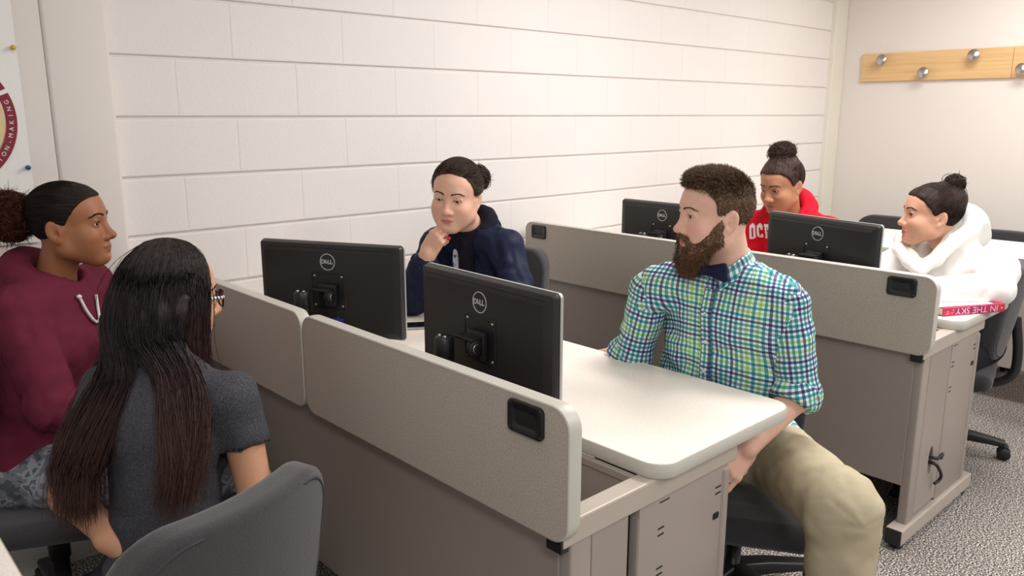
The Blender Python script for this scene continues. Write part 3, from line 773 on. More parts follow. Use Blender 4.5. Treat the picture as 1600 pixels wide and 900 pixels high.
def strands(paths, radii, n=3, taper=0.25):
    """many hair tubes -> V, F. paths (N,m,3); radii (N,)"""
    P = np.asarray(paths, float); N, m, _ = P.shape
    T = np.empty_like(P); T[:, 1:-1] = P[:, 2:]-P[:, :-2]; T[:, 0] = P[:, 1]-P[:, 0]; T[:, -1] = P[:, -1]-P[:, -2]
    T /= np.linalg.norm(T, axis=2, keepdims=True)+1e-9
    ref = np.where(np.abs(T[..., 2:3]) < .9, A3(0, 0, 1), A3(1, 0, 0)); Nn = np.cross(T, ref); Nn /= np.linalg.norm(Nn, axis=2, keepdims=True)+1e-9; B = np.cross(T, Nn)
    t = np.linspace(0, 1, m); prof = np.where(t < .6, 1.0, 1-(1-taper)*((t-.6)/.4)); R = np.asarray(radii)[:, None]*prof[None, :]
    V = np.empty((N, m, n, 3))
    for k in range(n):
        an = 2*PI*k/n; V[:, :, k] = P+R[..., None]*(math.cos(an)*Nn+math.sin(an)*B)
    base = (np.arange(N)*m*n)[:, None, None]; i = np.arange(m-1)[None, :, None]; k = np.arange(n)[None, None, :]; k2 = (k+1) % n
    F = np.stack(np.broadcast_arrays(base+i*n+k, base+i*n+k2, base+(i+1)*n+k2, base+(i+1)*n+k), -1).reshape(-1, 4)
    return V.reshape(-1, 3), F
def merge(*VF):
    Vs, Fs, n = [], [], 0
    for V, F in VF: Vs.append(V); Fs.append(F+n); n += len(V)
    return np.concatenate(Vs), np.concatenate(Fs)

# materials for people --------------------------------------------------
def skin_mat(name, rough=0.48, sss=0.12):
    m = bpy.data.materials.new(name); m.use_nodes = True; nt = m.node_tree; b = nt.nodes['Principled BSDF']
    at = nt.nodes.new('ShaderNodeAttribute'); at.attribute_name = 'tint'
    tc = nt.nodes.new('ShaderNodeTexCoord'); nz = nt.nodes.new('ShaderNodeTexNoise'); nz.inputs['Scale'].default_value = 90; nz.inputs['Detail'].default_value = 3
    nt.links.new(tc.outputs['Object'], nz.inputs['Vector'])
    mr = nt.nodes.new('ShaderNodeMapRange'); mr.inputs[3].default_value = 0.94; mr.inputs[4].default_value = 1.06; nt.links.new(nz.outputs[0], mr.inputs[0])
    vm = nt.nodes.new('ShaderNodeVectorMath'); vm.operation = 'SCALE'; nt.links.new(at.outputs['Color'], vm.inputs[0]); nt.links.new(mr.outputs[0], vm.inputs['Scale'])
    nt.links.new(vm.outputs[0], b.inputs['Base Color']); b.inputs['Roughness'].default_value = rough; b.inputs['Specular IOR Level'].default_value = 0.4
    b.inputs['Subsurface Weight'].default_value = sss; b.inputs['Subsurface Radius'].default_value = (0.012, 0.005, 0.003); b.inputs['Subsurface Scale'].default_value = 0.6
    bp = nt.nodes.new('ShaderNodeBump'); bp.inputs['Strength'].default_value = 0.12; bp.inputs['Distance'].default_value = 0.002
    n2 = nt.nodes.new('ShaderNodeTexNoise'); n2.inputs['Scale'].default_value = 420; nt.links.new(tc.outputs['Object'], n2.inputs['Vector'])
    nt.links.new(n2.outputs[0], bp.inputs['Height']); nt.links.new(bp.outputs[0], b.inputs['Normal'])
    return m
def hair_mat(name, c1, c2, rough=0.55, scale=60, spec=0.15, combed=False):
    """hair colour varies strand to strand between c1 and c2; combed hair streaks along the comb direction"""
    m = nmat(name, c1, rough, spec=spec); nt = m.node_tree; b = nt.nodes['Principled BSDF']
    nz = nt.nodes.new('ShaderNodeTexNoise'); nz.inputs['Detail'].default_value = 4
    if combed:
        at = nt.nodes.new('ShaderNodeAttribute'); at.attribute_name = 'comb'; nz.inputs['Scale'].default_value = 1.0; nt.links.new(at.outputs['Vector'], nz.inputs['Vector'])
        bp = nt.nodes.new('ShaderNodeBump'); bp.inputs['Strength'].default_value = .7; bp.inputs['Distance'].default_value = .004
        nt.links.new(nz.outputs[0], bp.inputs['Height']); nt.links.new(bp.outputs[0], b.inputs['Normal'])
    else:
        tc = nt.nodes.new('ShaderNodeTexCoord'); nz.inputs['Scale'].default_value = scale; nt.links.new(tc.outputs['Object'], nz.inputs['Vector'])
    cr = nt.nodes.new('ShaderNodeValToRGB')
    cr.color_ramp.elements[0].position = .35; cr.color_ramp.elements[0].color = (*c1, 1); cr.color_ramp.elements[1].position = .68; cr.color_ramp.elements[1].color = (*c2, 1)
    nt.links.new(nz.outputs[0], cr.inputs[0]); nt.links.new(cr.outputs[0], b.inputs['Base Color'])
    return m
def eye_mats(iris):
    sc = nmat('eye_white', srgb(232, 224, 218), 0.18); ir = nmat('iris', iris, 0.15); pu = nmat('pupil', (0.004, 0.004, 0.004), 0.1)
    return [sc, ir, pu]
SKIN = skin_mat('skin')

# head ------------------------------------------------------------------
EYE = (0.0735, 0.0315, 0.0)      # eyeball centre in the head frame
def head_prims(s, H, g):
    """g: dict of shape parameters"""
    w = g.get('w', 1.0); jw = g.get('jaw', 1.0); ch = g.get('cheek', 1.0); no = g.get('nose', 1.0); lip = g.get('lip', 1.0); chin = g.get('chin', 0.0)
    s.add(H.ell((-0.010, 0, 0.030), (0.094, 0.0725*w, 0.081)), 0.0)
    s.add(H.ell((0.030, 0, 0.040), (0.058, 0.062*w, 0.052)), 0.03)
    s.add(H.ell((0.028, 0, -0.035), (0.056, 0.058*w*jw, 0.070)), 0.035)
    for y in (1, -1):
        s.add(H.cap((0.004, y*0.050*w*jw, -0.062), (0.060, y*0.020*jw, -0.098), 0.019, 0.016), 0.025)
        s.add(H.cap((-0.002, y*0.056*w, -0.015), (0.004, y*0.050*w*jw, -0.062), 0.016, 0.018), 0.03)
    s.add(H.ell((0.068, 0, -0.097-chin), (0.021, 0.022*jw, 0.017)), 0.025)
    s.add(H.ell((0.050, 0, -0.060), (0.038, 0.036, 0.042)), 0.03)         # muzzle
    for y in (1, -1):
        s.add(H.ell((0.055, y*0.036*w, -0.034), (0.028*ch, 0.026*ch, 0.026)), 0.025)
    bu = g.get('buccal', 0.020)
    for y in (1, -1): s.add(H.ell((0.043, y*0.034*w, -0.060), (0.030, bu, 0.030)), 0.025)
    s.add(H.cap((0.074, -0.026, 0.0185), (0.074, 0.026, 0.0185), 0.0145), 0.022)  # brow ridge
    for y in (1, -1):                                                      # sockets
        s.sub(H.ell((0.099, y*0.0325, -0.001), (0.0150, 0.0175, 0.0105)), 0.016)
    # nose
    s.add(H.cap((0.083, 0, 0.006), (0.1035, 0, -0.034), 0.0085, 0.0095), 0.014)
    s.add(H.ell((0.104, 0, -0.0375), (0.0125, 0.0115*no, 0.0100)), 0.009)
    for y in (1, -1):
        s.add(H.ell((0.0935, y*0.0118*no, -0.0420), (0.0100, 0.0072*no, 0.0078)), 0.007)
    s.add(H.cap((0.099, 0, -0.045), (0.090, 0, -0.050), 0.0050, 0.0055), 0.006)
    for y in (1, -1): s.sub(H.ell((0.1005, y*0.0062*no, -0.0485), (0.0060, 0.0035*no, 0.0045)), 0.004)
    # eyes: lids over the ball, almond opening
    op = g.get('open', 0.0046)
    for y in (1, -1):
        ey = (EYE[0], y*EYE[1], EYE[2])
        s.add(H.ell((ey[0]+0.0006, ey[1], ey[2]), (0.0140, 0.0148, 0.0138)), 0.006)
        s.add(H.cap((ey[0]+0.0085, ey[1]-0.009, ey[2]+op+0.0042), (ey[0]+0.0075, ey[1]+0.0105, ey[2]+op+0.0035), 0.0040), 0.005)
        s.sub(H.ell((ey[0]+0.013, ey[1], ey[2]+g.get('gz', 0.0)), (0.0125, 0.0140, op)), 0.0015)
        s.sub(H.ell((ey[0], ey[1], ey[2]), (0.0116, 0.0116, 0.0116)), 0.0)
    # mouth
    s.add(H.ell((0.0860, 0, -0.0642), (0.0100, 0.0210, 0.0058*lip)), 0.007)
    s.add(H.ell((0.0850, 0, -0.0745), (0.0100, 0.0180, 0.0066*lip)), 0.007)
    for y in (1, -1):
        s.sub(H.cap((0.0968, 0, -0.0693), (0.0800, y*0.0235, -0.0693+g.get('smile', 0.0)), 0.0013, 0.0010), 0.0025)
    s.sub(H.ell((0.0960, 0, -0.0865), (0.006, 0.014, 0.0045)), 0.010)
    s.sub(H.cap((0.098, 0, -0.052), (0.096, 0, -0.059), 0.0022), 0.005)  # philtrum
    # ears
    for y in (1, -1):
        rot = rotx(0)@rotz(y*-22)@roty(-12)
        s.add(H.ell((-0.012, y*0.0755*w, -0.012), (0.0185, 0.0065, 0.0310), rot), 0.008)
        s.add(H.ell((-0.004, y*0.0725*w, -0.034), (0.0085, 0.0065, 0.0105)), 0.006)
        s.sub(H.ell((-0.0085, y*0.0835*w, -0.010), (0.0105, 0.0058, 0.0200), rot), 0.004)
        s.add(H.ell((0.0005, y*0.0755*w, -0.016), (0.0050, 0.0040, 0.0070)), 0.004)
        s.sub(H.ell((-0.004, y*0.0790*w, -0.017), (0.0045, 0.0060, 0.0075)), 0.003)

def sstep(a, b, x): t = np.clip((x-a)/(b-a), 0, 1); return t*t*(3-2*t)
def head_tint(L, skin, g):
    """colours of the face in head coordinates: lips, lid line, warm cheeks"""
    skin = np.array(skin); C = np.repeat(skin[None], len(L), 0)
    x, y, z = L.T
    def mix(mask, col, a=1.0):
        nonlocal C
        C = C*(1-(mask*a)[:, None])+np.array(col)[None]*(mask*a)[:, None]
    front = sstep(0.02, 0.05, x)
    blush = np.array(g.get('blush', skin*np.array([1.0, .82, .78])))
    for s_ in (1, -1):
        d = np.sqrt(((x-.07)/.04)**2+((y-s_*.04)/.024)**2+((z+.035)/.024)**2); mix((1-sstep(.3, 1.2, d))*front, blush, .6)
    d = np.sqrt((y/.018)**2+((z+.04)/.018)**2); mix((1-sstep(.5, 1.2, d))*sstep(.085, .1, x), blush, .5)
    lipc = np.array(g.get('lipc', skin*np.array([.85, .5, .5])))
    zz = z+.0693; hw = .0235; t = np.clip(np.abs(y)/hw, 0, 1); up = .0085*(1-t**2)*(1-.25*np.exp(-(y/.004)**2)); lo = .0115*(1-t**2.2)
    m = np.where(zz > 0, 1-sstep(up*.75-.0003, up+.0009, zz), 1-sstep(lo*.75-.0003, lo+.0009, -zz))*(t < 1)*sstep(.066, .074, x)
    mix(m, lipc, .9)
    mix(np.exp(-(zz/.0012)**2)*(t < 1)*sstep(.066, .074, x), lipc*.45, .8)
    lc = np.array(g.get('lash', (0.02, 0.014, 0.012)))
    op = g.get('open', .0046); gz = g.get('gz', 0.0)
    for s_ in (1, -1):
        ex = y-s_*EYE[1]; e2 = (ex/.0142)**2
        edge = op*np.sqrt(np.clip(1-(ex/.0138)**2, 0, 1))
        mu = np.exp(-((z-gz-edge-.0004)/.0011)**2)*(e2 < 1.05)*sstep(.070, .078, x); mix(mu, lc, g.get('lashw', .85))
        ml = np.exp(-((z-gz+edge+.0004)/.0008)**2)*(e2 < 1)*sstep(.070, .078, x); mix(ml, lc, .35)
    return C

def eye_obj(H, y, iris_mats, parent, base, look=(1, 0, 0)):
    c = A3(EYE[0], y*EYE[1], EYE[2]); n, m = 28, 20; r = 0.0117; V = []; mi = []; F = []
    d = unit(look); a = unit(np.cross(A3(0, 0, 1), d)); b = np.cross(d, a)
    for i in range(m+1):
        th = PI*i/m
        for k in range(n):
            ph = 2*PI*k/n; bul = 0.0006 if th < 0.5 else 0
            V.append(H.p(*(c+(r+bul)*(math.cos(th)*d+math.sin(th)*(math.cos(ph)*a+math.sin(ph)*b)))))
    for i in range(m):
        for k in range(n):
            F.append((i*n+k, i*n+(k+1) % n, (i+1)*n+(k+1) % n, (i+1)*n+k)); mi.append(2 if i < 1.2 else 1 if i < 3 else 0)
    return np_mesh('eye', V, F, iris_mats, parent, base, mi=mi)

def brow_paths(H, g, V, n=150, seed=3):
    L = H.loc(V); L = L[(L[:, 0] > .045) & (np.abs(L[:, 2]-.02) < .03)]
    rng = np.random.default_rng(seed); P = []; th = g.get('browt', 1.0); bz = g.get('browz', 0.0)
    for y in (1, -1):
        for i in range(n):
            t = rng.random(); yy = .0115+t*.038; zc = .0195+bz+.0065*math.sin(min(t*1.25, 1)*PI*.62)-.006*max(t-.7, 0)/.3
            xx = .0885-.0022*(t*3.2)**2*.75; w = (.0048*(1-.65*t))*th
            z = zc+(rng.random()-.5)*w; hl = .008
            dirv = A3(-.0015-.004*t, .0055, .0035*(1-1.6*t)); dirv = dirv/np.linalg.norm(dirv)*hl
            xx = L[np.argmin((L[:, 1]-y*yy)**2+(L[:, 2]-z)**2), 0]+.0006
            p0 = A3(xx, yy, z); pts = [p0+dirv*q+A3(.0008*math.sin(q*PI)+.0002, 0, 0) for q in (0, .5, 1)]
            P.append([H.p(q[0], y*q[1], q[2]) for q in pts])
    return np.array(P)

# hands -----------------------------------------------------------------
def hand_prims(s, Wp, d, n, thumb_side, curl=(35, 40, 45, 50), sc=1.0, spread=1.0, thumb=(0.5, 0.5), k=0.006, knuckle=None):
    """Wp wrist, d along the palm, n out of the back of the hand; thumb_side +-1 times (d x n)"""
    d = unit(d); n = np.array(n, float); n = unit(n-d*(n@d)); side = np.cross(d, n)*thumb_side
    P = lambda a, b, c: np.array(Wp)+(d*a+side*b+n*c)*sc
    s.add(cap(P(-.03, 0, 0), P(.012, 0, 0), .0235*sc, .024*sc), 0.02)
    base = []
    for i in range(4):
        b = (.027-.0175*i); L = (.083, .086, .081, .074)[i]
        s.add(cap(P(.012, b*.72, 0.000), P(L, b*1.06, 0.001-.0015*abs(i-1.3)), .0135*sc, .0105*sc), 0.010)
        base.append((L, b*1.06, 0.0))
    s.add(ellp(P(.045, .004, -.006), d, side, n, (.042*sc, .034*sc, .012*sc)), 0.012)
    LEN = ((.040, .024, .020), (.044, .028, .021), (.041, .026, .021), (.032, .019, .018)); RAD = (.0088, .0092, .0087, .0076)
    for i in range(4):
        a, b, c = base[i]; p = P(a, b, c); ang = math.radians(curl[i])*.75; fan = math.radians((6, 1, -4, -10)[i]*spread)
        for j in range(3):
            dd = (math.cos(fan)*d+math.sin(fan)*side)*math.cos(ang)-n*math.sin(ang)
            q = p+dd*LEN[i][j]*sc; r0 = RAD[i]*(1-.10*j); s.add(cap(p, q, r0*sc, r0*.9*sc), k if j == 0 else 0.003)
            p = q; ang += math.radians(curl[i])*(1.0, .8)[min(j, 1)]
    t0 = P(.018, .026, -.006); out, bend = thumb
    d1 = unit(d*.72+side*(.75*out+.1)-n*.45); d2 = unit(d*.95+side*(.45*out-.35*bend)-n*(.25+.5*bend))
    p1 = t0+d1*.042*sc; p2 = p1+d2*.030*sc; p3 = p2+unit(d2+d*.2-side*.25*bend)*.024*sc
    s.add(cap(t0, p1, .0165*sc, .0120*sc), 0.012); s.add(cap(p1, p2, .0108*sc, .0098*sc), 0.004); s.add(cap(p2, p3, .0098*sc, .0080*sc), 0.003)
    return p3
def ellp(c, a, b, n, r): return ell(c, r, np.stack([a, b, n], 1))

def shoe_obj(ankle, fwd, mat, parent, base, sole):
    fwd = unit(A3(fwd[0], fwd[1], 0)); a = np.array(ankle, float); z0 = 0.0
    R = np.stack([fwd, A3(-fwd[1], fwd[0], 0), A3(0, 0, 1)], 1); c = A3(a[0], a[1], 0)
    s = SDF(c-A3(.26, .26, .02), c+A3(.26, .26, .18), 0.008)
    s.add(cap(c+fwd*-.03+A3(0, 0, .045), c+fwd*.15+A3(0, 0, .04), .042, .038), .02); s.add(cap(c+A3(0, 0, .05), A3(a[0], a[1], .11), .045, .045), .03)
    s.add(rbox(c+fwd*.06+A3(0, 0, .014), (.135, .045, .014), .012, R), .01); s.clip((0, 0, -1), (0, 0, 0.001))
    V, F = s.mesh(); return np_mesh('shoe', V, F, mat, parent, base)
# ================================================================ office chairs (use the sculpting toolkit)
def back_prim(hw, hh, zc, x0, Rb, th=.020, rnd=.016, cr=.095, taper=.10):
    def fn(X, Y, Z):
        z = Z-zc; y = Y/(1-taper*np.clip(-z/hh, 0, 1)); x = X-x0-(Y*Y)/(2*Rb)+.05*np.clip(-z, 0, 1)*0-.16*z*z*np.where(z < 0, 1, .3)+z*.16
        qy = np.abs(y)-(hw-cr); qz = np.abs(z)-(hh-cr)
        d2 = np.sqrt(np.maximum(qy, 0)**2+np.maximum(qz, 0)**2)+np.minimum(np.maximum(qy, qz), 0)-cr
        a = d2+rnd; b = np.abs(x)-th+0*a; a = a+0*b
        return np.sqrt(np.maximum(a, 0)**2+np.maximum(b, 0)**2)+np.minimum(np.maximum(a, b), 0)-rnd
    return fn, A3(x0-.08, -hw-.02, zc-hh-.03), A3(x0+.16, hw+.02, zc+hh+.03)
def back_x(y, z, zc, x0, Rb):
    q = z-zc; return x0+(y*y)/(2*Rb)+.16*q*q*(1 if q < 0 else .3)-q*.16
CH = dict(hw=.210, hh=.205, zc=.690, x0=-.235, Rb=.42)
def make_chair():
    """faces +x, stands on z=0"""
    e = empty('office_chair', (0, 0, 0))
    s = SDF(A3(-.34, -.27, .44), A3(-.02, .27, .93), .0075); s.add(back_prim(**CH), 0)
    V, F = s.mesh(); bk = np_mesh('backrest', V, F, M['fabric'], e)
    # piping round the rear face and round the front face
    def ring(sx, ins):
        P = []
        for a, b in rrect(-CH['hw']+ins, CH['hw']-ins, -CH['hh']+ins, CH['hh']-ins, .095-ins*.6, 9):
            t = (1-.10*min(max(-b/CH['hh'], 0), 1)); y = a*t; z = CH['zc']+b; P.append((back_x(y, z, CH['zc'], CH['x0'], CH['Rb'])+sx, y, z))
        return P+[P[0]]
    pm = MB(); pm.tube(ring(-.0345, .016), .0032, 6, False); pm.build('piping', M['piping'], bk)
    s = SDF(A3(-.28, -.28, .33), A3(.30, .28, .47), .009)
    s.add(rbox((.02, 0, .400), (.235, .235, .036), .034), 0); s.add(rbox((.19, 0, .392), (.07, .20, .030), .030), .03)
    V, F = s.mesh(); np_mesh('seat', V, F, M['fabric'], e)
    MB().box((-.17, -.17, .345), (.17, .17, .366), .01).build('seat_pan', M['black_pl'], e)
    MB().tube(smooth_path([(-.06, 0, .352), (-.20, 0, .350), (-.275, 0, .40), (-.285, 0, .50), (-.262, 0, .66)]), .020, 10).build('back_support', M['black_pl'], e)
    MB().lathe([(0, .35), (.030, .35), (.030, .22), (.024, .22), (.024, .10), (.036, .10), (.036, .055), (0, .055)], (0, 0, 0), (0, 0, 1), 20).build('gas_column', M['black_pl'], e)
    for k in range(5):
        a = 2*PI*k/5+.72; c, s_ = math.cos(a), math.sin(a)
        lg = MB(); loops = []
        for r, z, w, h in ((.025, .088, .030, .026), (.12, .088, .027, .022), (.24, .078, .024, .016), (.285, .072, .022, .014)):
            L = []
            for aa, bb in rrect(-w, w, z-h, z+h, .010, 3): L.append((c*r-s_*aa, s_*r+c*aa, bb))
            loops.append(L)
        lg.loft(loops); leg = lg.build('leg', M['black_pl'], e, auto=50)
        cs = MB(); ax = A3(-s_, c, 0); cc = A3(c*.285, s_*.285, .028)
        for o_ in (-.018, .018): cs.lathe([(0, -.011), (.022, -.011), (.027, -.006), (.027, .006), (.022, .011), (0, .011)], cc+ax*o_, ax, 20)
        cs.lathe([(0, 0), (.012, 0), (.012, .045), (0, .045)], cc, (0, 0, 1), 10); cs.box(tuple(cc+A3(-.018, -.018, .012)), tuple(cc+A3(.018, .018, .036)), .006)
        cs.build('caster', M['black_soft'], leg)
    return e
M['piping'] = nmat('charcoal_piping', srgb(60, 58, 61), .85)
proto_chair = make_chair()
CHAIRS = [((-.687, -1.497), 108, 'charcoal office chair in the foreground behind the person with long hair'),
          ((-.615, -.40), -25, 'charcoal office chair under the person in maroon by the poster'),
          ((1.03, -.42), 196, 'charcoal office chair behind the person in the navy jacket'),
          ((1.00, -1.69), 212, 'charcoal office chair under the bearded man'),
          ((2.68, -1.03), 185, 'charcoal office chair of the person in red'),
          ((2.70, -1.69), 103, 'charcoal office chair behind the person in the white hoodie'),
          ((4.42, -.62), 180, 'charcoal chair by the far wall, its rounded top left of the white hoodie'),
          ((4.42, -1.38), 180, 'charcoal chair by the far wall, its rounded top right of the white hoodie')]
LIFT = {0: .015, 2: .055, 3: -.06, 6: -.085, 7: -.11}
for i, ((x, y), a, lab) in enumerate(CHAIRS):
    c = proto_chair if i == 0 else copy_tree(proto_chair); lift = LIFT.get(i, 0.0)
    for ch in c.children:
        if ch.name.split('.')[0] in ('backrest', 'seat', 'seat_pan', 'back_support'): ch.location.z = lift
    c.location = (x, y, 0); c.rotation_euler = (0, 0, math.radians(a)); tag(c, lab, 'chair', 'charcoal office chairs')
# ================================================================ things lying on the desks
def make_book():
    """hardcover lying with its spine towards the camera, lettering upside down"""
    A, B_ = A3(1.985, -1.905, 0), A3(2.235, -2.035, 0); d = unit(B_-A); n = A3(d[1]*-1, d[0], 0); n = n if n[1] > 0 else -n
    th = .032; L = np.linalg.norm(B_-A); z0 = ZT+.0005; Dp = .175
    e = empty('book', tuple((A+B_)/2+A3(0, 0, z0)), 'thick crimson hardcover book with pink spine lettering on the second desk', 'book'); o = -Vector(e.location)
    Mx = Matrix(((d[0], n[0], 0, A[0]), (d[1], n[1], 0, A[1]), (0, 0, 1, z0), (0, 0, 0, 1)))
    cv = speckle_mat('crimson_cover', [(.38, srgb(150, 32, 78)), (.5, srgb(176, 40, 92)), (.62, srgb(196, 44, 70))], 22, .45)
    mb = MB(); mb.box((0, 0, 0), (L, .006, th), .0025, 3, M=Mx); mb.box((0, .003, 0), (L, Dp, .003), .001, M=Mx); mb.box((0, .003, th-.003), (L, Dp, th), .001, M=Mx)
    c = mb.build('cover', cv, e, o, auto=40)
    MB().box((.004, .006, .003), (L-.004, Dp-.004, th-.003), M=Mx).build('pages', M['white_paper'], e, o)
    pk = nmat('pink_foil', srgb(246, 190, 214), .5); lm = MB()
    P = lambda t, z: A+d*t+A3(0, 0, z0+z)-n*.0006
    add_text(lm, 'IN THE SKY', .034, P(L-.036, .0275), -d, (0, 0, -1), 0, False, 0)
    xs = [v for v in lm.v]; ts = [(np.array(v)-A)@d for v in xs]; t0, t1 = min(ts), max(ts); tgt0, tgt1 = .055, L-.036
    lm.v = [tuple(np.array(v)+d*((tgt0+(t-t0)/(t1-t0)*(tgt1-tgt0))-t)) for v, t in zip(xs, ts)]
    lm.build('spine_lettering', pk, c)
    st = MB(); cc = P(L-.018, .017); V = []
    for k in range(10):
        a = PI/2+k*PI/5; r = .0065 if k % 2 == 0 else .003; V.append(cc+d*r*math.cos(a)+A3(0, 0, r*math.sin(a))-n*.0004)
    st.add(V, [tuple(range(10))])
    st.build('gold_star', nmat('gold_foil', srgb(226, 170, 90), .4), c)
    sw = MB(); rng = random.Random(4)
    for k in range(7):
        q = P(.012+.034*rng.random(), .008+.018*rng.random()); r = .0018+.0016*rng.random(); sw.add([q+d*r*math.cos(2*PI*j/8)+A3(0, 0, r*math.sin(2*PI*j/8))-n*.0003 for j in range(8)], [tuple(range(8))])
    sw.build('spine_dots', pk, c)
    # sheet of white paper on top
    pm = MB(); m = 10; G = []
    for i in range(m+1):
        for j in range(m+1):
            u_q, v_q = i/m, j/m; p = A-d*.03+d*(L*.95)*u_q+n*(.012+.17*v_q)+A3(0, 0, z0+th+.0012+.001*math.sin(u_q*5)); G.append(p)
    F = [(i*(m+1)+j, (i+1)*(m+1)+j, (i+1)*(m+1)+j+1, i*(m+1)+j+1) for i in range(m) for j in range(m)]
    pm.add(G, F, 0, True); pm.add([g-A3(0, 0, .0008) for g in G], [tuple(reversed(f)) for f in F], 0, True)
    tag(pm.build('paper_sheet', M['white_paper']), 'white paper sheet on the crimson book under the white sleeve', 'paper')
make_book()
def make_phone():
    e = empty('smartphone', (.452, -.690, ZT), 'dark smartphone with silver edge lying beside the left near monitor', 'phone')
    Mx = Matrix.Rotation(math.radians(-33), 4, 'Z')
    MB().box((-.075, -.037, .0005), (.075, .037, .009), .0035, 3, M=Mx).build('frame', M['chrome'], e, auto=40)
    MB().box((-.072, -.034, .0085), (.072, .034, .0098), .0008, M=Mx).build('screen', M['screen'], e)
make_phone()
# ================================================================ people: shared builders
def mirror_lr(J):
    return J
def torso_frame(J):
    l = unit(A3(*(J['shL']-J['shR'])[:2], 0))
    if 'twist' in J: l = rotz(float(J['twist'][0]))@l
    f = A3(l[1], -l[0], 0)
    return f, l
def spine_R(J):
    u = unit(J['neck']-J['pelvis']); f, l = torso_frame(J); l = unit(l-u*(l@u)); f = np.cross(l, u)
    return np.stack([f, l, u], 1)

def torso_prims(s, J, o, sc=1.0, bust=0.0, k=0.04, wide=1.0, belly=0.0, depth=1.0, trap=True):
    """o = how far the surface stands off the body"""
    P, N = J['pelvis'], J['neck']; R = spine_R(J); L = np.linalg.norm(N-P); u = R[:, 2]; f = R[:, 0]; l = R[:, 1]
    s.add(ell(P+u*.03, (.108*sc*depth+o, .155*sc*wide+o, .115*sc+o), R), k)
    s.add(ell(P+u*L*.38+f*(.01+belly*.3), (.098*sc*depth+o+belly, .132*sc*wide+o+belly*.4, .15*sc+o), R), k)
    s.add(ell(P+u*L*.70+f*.005, (.103*sc*depth+o, .148*sc*wide+o, .165*sc+o), R), k)
    if bust:
        for y in (1, -1): s.add(ell(P+u*L*.66+f*(.072*sc)+l*y*.068*sc, (bust+o*.8, .062*sc+o*.8, .066*sc+o*.8), R), k)
    if trap:
        for q in ('shL', 'shR'):
            s.add(cap(N-u*.025, J[q]*.88+(N-u*.05)*.12, .050*sc+o*.8, .054*sc+o*.8), k)
    return R

def arm_prims(s, J, side, o, k=0.025, sc=1.0, upto=1.0, ra=(.052, .043, .034)):
    a, b, c = J['sh'+side], J['el'+side], J['wr'+side]
    s.add(cap(a, b, ra[0]*sc+o, ra[1]*sc+o), k)
    if upto > 0: s.add(cap(b, b+(c-b)*upto, ra[1]*sc+o, (ra[1]+(ra[2]-ra[1])*upto)*sc+o), k)
def leg_prims(s, J, side, o, k=0.03, sc=1.0, upto=1.0, r=(.083, .060, .056, .040)):
    a, b, c = J['hip'+side], J['kn'+side], J['an'+side]
    s.add(cap(a, b, r[0]*sc+o, r[1]*sc+o), k); s.add(cap(b, b+(c-b)*upto, r[2]*sc+o, (r[2]+(r[3]-r[2])*upto)*sc+o), k)

def bounds(pts, pad):
    P = np.array(pts); return P.min(0)-pad, P.max(0)+pad

def make_body(J, H, g, skin, parent, base, sc=1.0, hands=None, arms=1.0, neck_r=0.050, wide=1.0):
    """one continuous skin surface: head, neck, trunk, arms with five-fingered hands, legs, feet"""
    keys = [k for k in J if k != 'twist']; lo, hi = bounds([J[k] for k in keys]+[H.p(.12, 0, .12), H.p(-.11, 0, .12)], .13)
    lo[2] = min(lo[2], 0.0)
    fine = [(H.o-.128, H.o+.128, g.get('res', .0026))]
    for q in ('L', 'R'):
        hw, hd = hands[q]['w'], unit(hands[q]['d']); c = np.array(hw)+hd*.075; fine.append((c-.085, c+.085, hands[q].get('res', .0042)))
    s = SDF(lo, hi, .013, fine)
    head_prims(s, H, g)
    n0 = J['neck']
    s.add(cap(H.p(-.026, 0, -.050), n0+unit(J['pelvis']-n0)*.01, neck_r*sc, (neck_r+.006)*sc), .028)
    torso_prims(s, J, -0.012, sc, k=.035, wide=wide)
    for q in ('L', 'R'):
        arm_prims(s, J, q, -.004, sc=arms); leg_prims(s, J, q, -.008, sc=sc)
        a = J['an'+q]; fw = unit(A3(*(J['kn'+q]-J['hip'+q])[:2], 0)); s.add(cap(A3(a[0], a[1], .06), A3(a[0], a[1], .05)+fw*.12, .036, .026), .02)
        hh = hands[q]
        hh['tip'] = hand_prims(s, hh['w'], hh['d'], hh['n'], hh.get('ts', 1 if q == 'R' else -1), hh.get('curl', (35, 40, 45, 50)), hh.get('sc', 1.0), hh.get('spread', 1.0), hh.get('thumb', (.5, .5)))
    V, F = s.mesh()
    Lc = H.loc(V); near = (np.abs(Lc) < .14).all(1)
    C = np.repeat(np.array(skin)[None], len(V), 0); C[near] = head_tint(Lc[near], skin, g)
    for q in ('L', 'R'):
        for t in hands[q].get('nails', []):
            pass
    np_mesh('body', V, F, SKIN, parent, base, attrs={'tint': C})
    for y in (1, -1): eye_obj(H, y, g['iris'], parent, base, g.get('look', (1, 0, 0)))
    bp = brow_paths(H, g, V[near]); Vb, Fb = strands(bp, np.full(len(bp), .00062)); hb_ = len(Vb)//2; hf = len(Fb)//2
    np_mesh('eyebrow', Vb[:hb_], Fb[:hf], g['browmat'], parent, base); np_mesh('eyebrow', Vb[hb_:], Fb[hf:]-hb_, g['browmat'], parent, base)
    return V

def seg_param(V, a, b):
    ab = b-a; L = np.linalg.norm(ab); d = ab/L; t = (V-a)@d; tc = np.clip(t, 0, L); q = V-a-tc[:, None]*d
    ref = A3(0, 0, 1) if abs(d[2]) < .8 else A3(1, 0, 0); e1 = unit(np.cross(d, ref)); e2 = np.cross(d, e1)
    return t, np.arctan2(q@e2, q@e1), np.linalg.norm(q, axis=1)

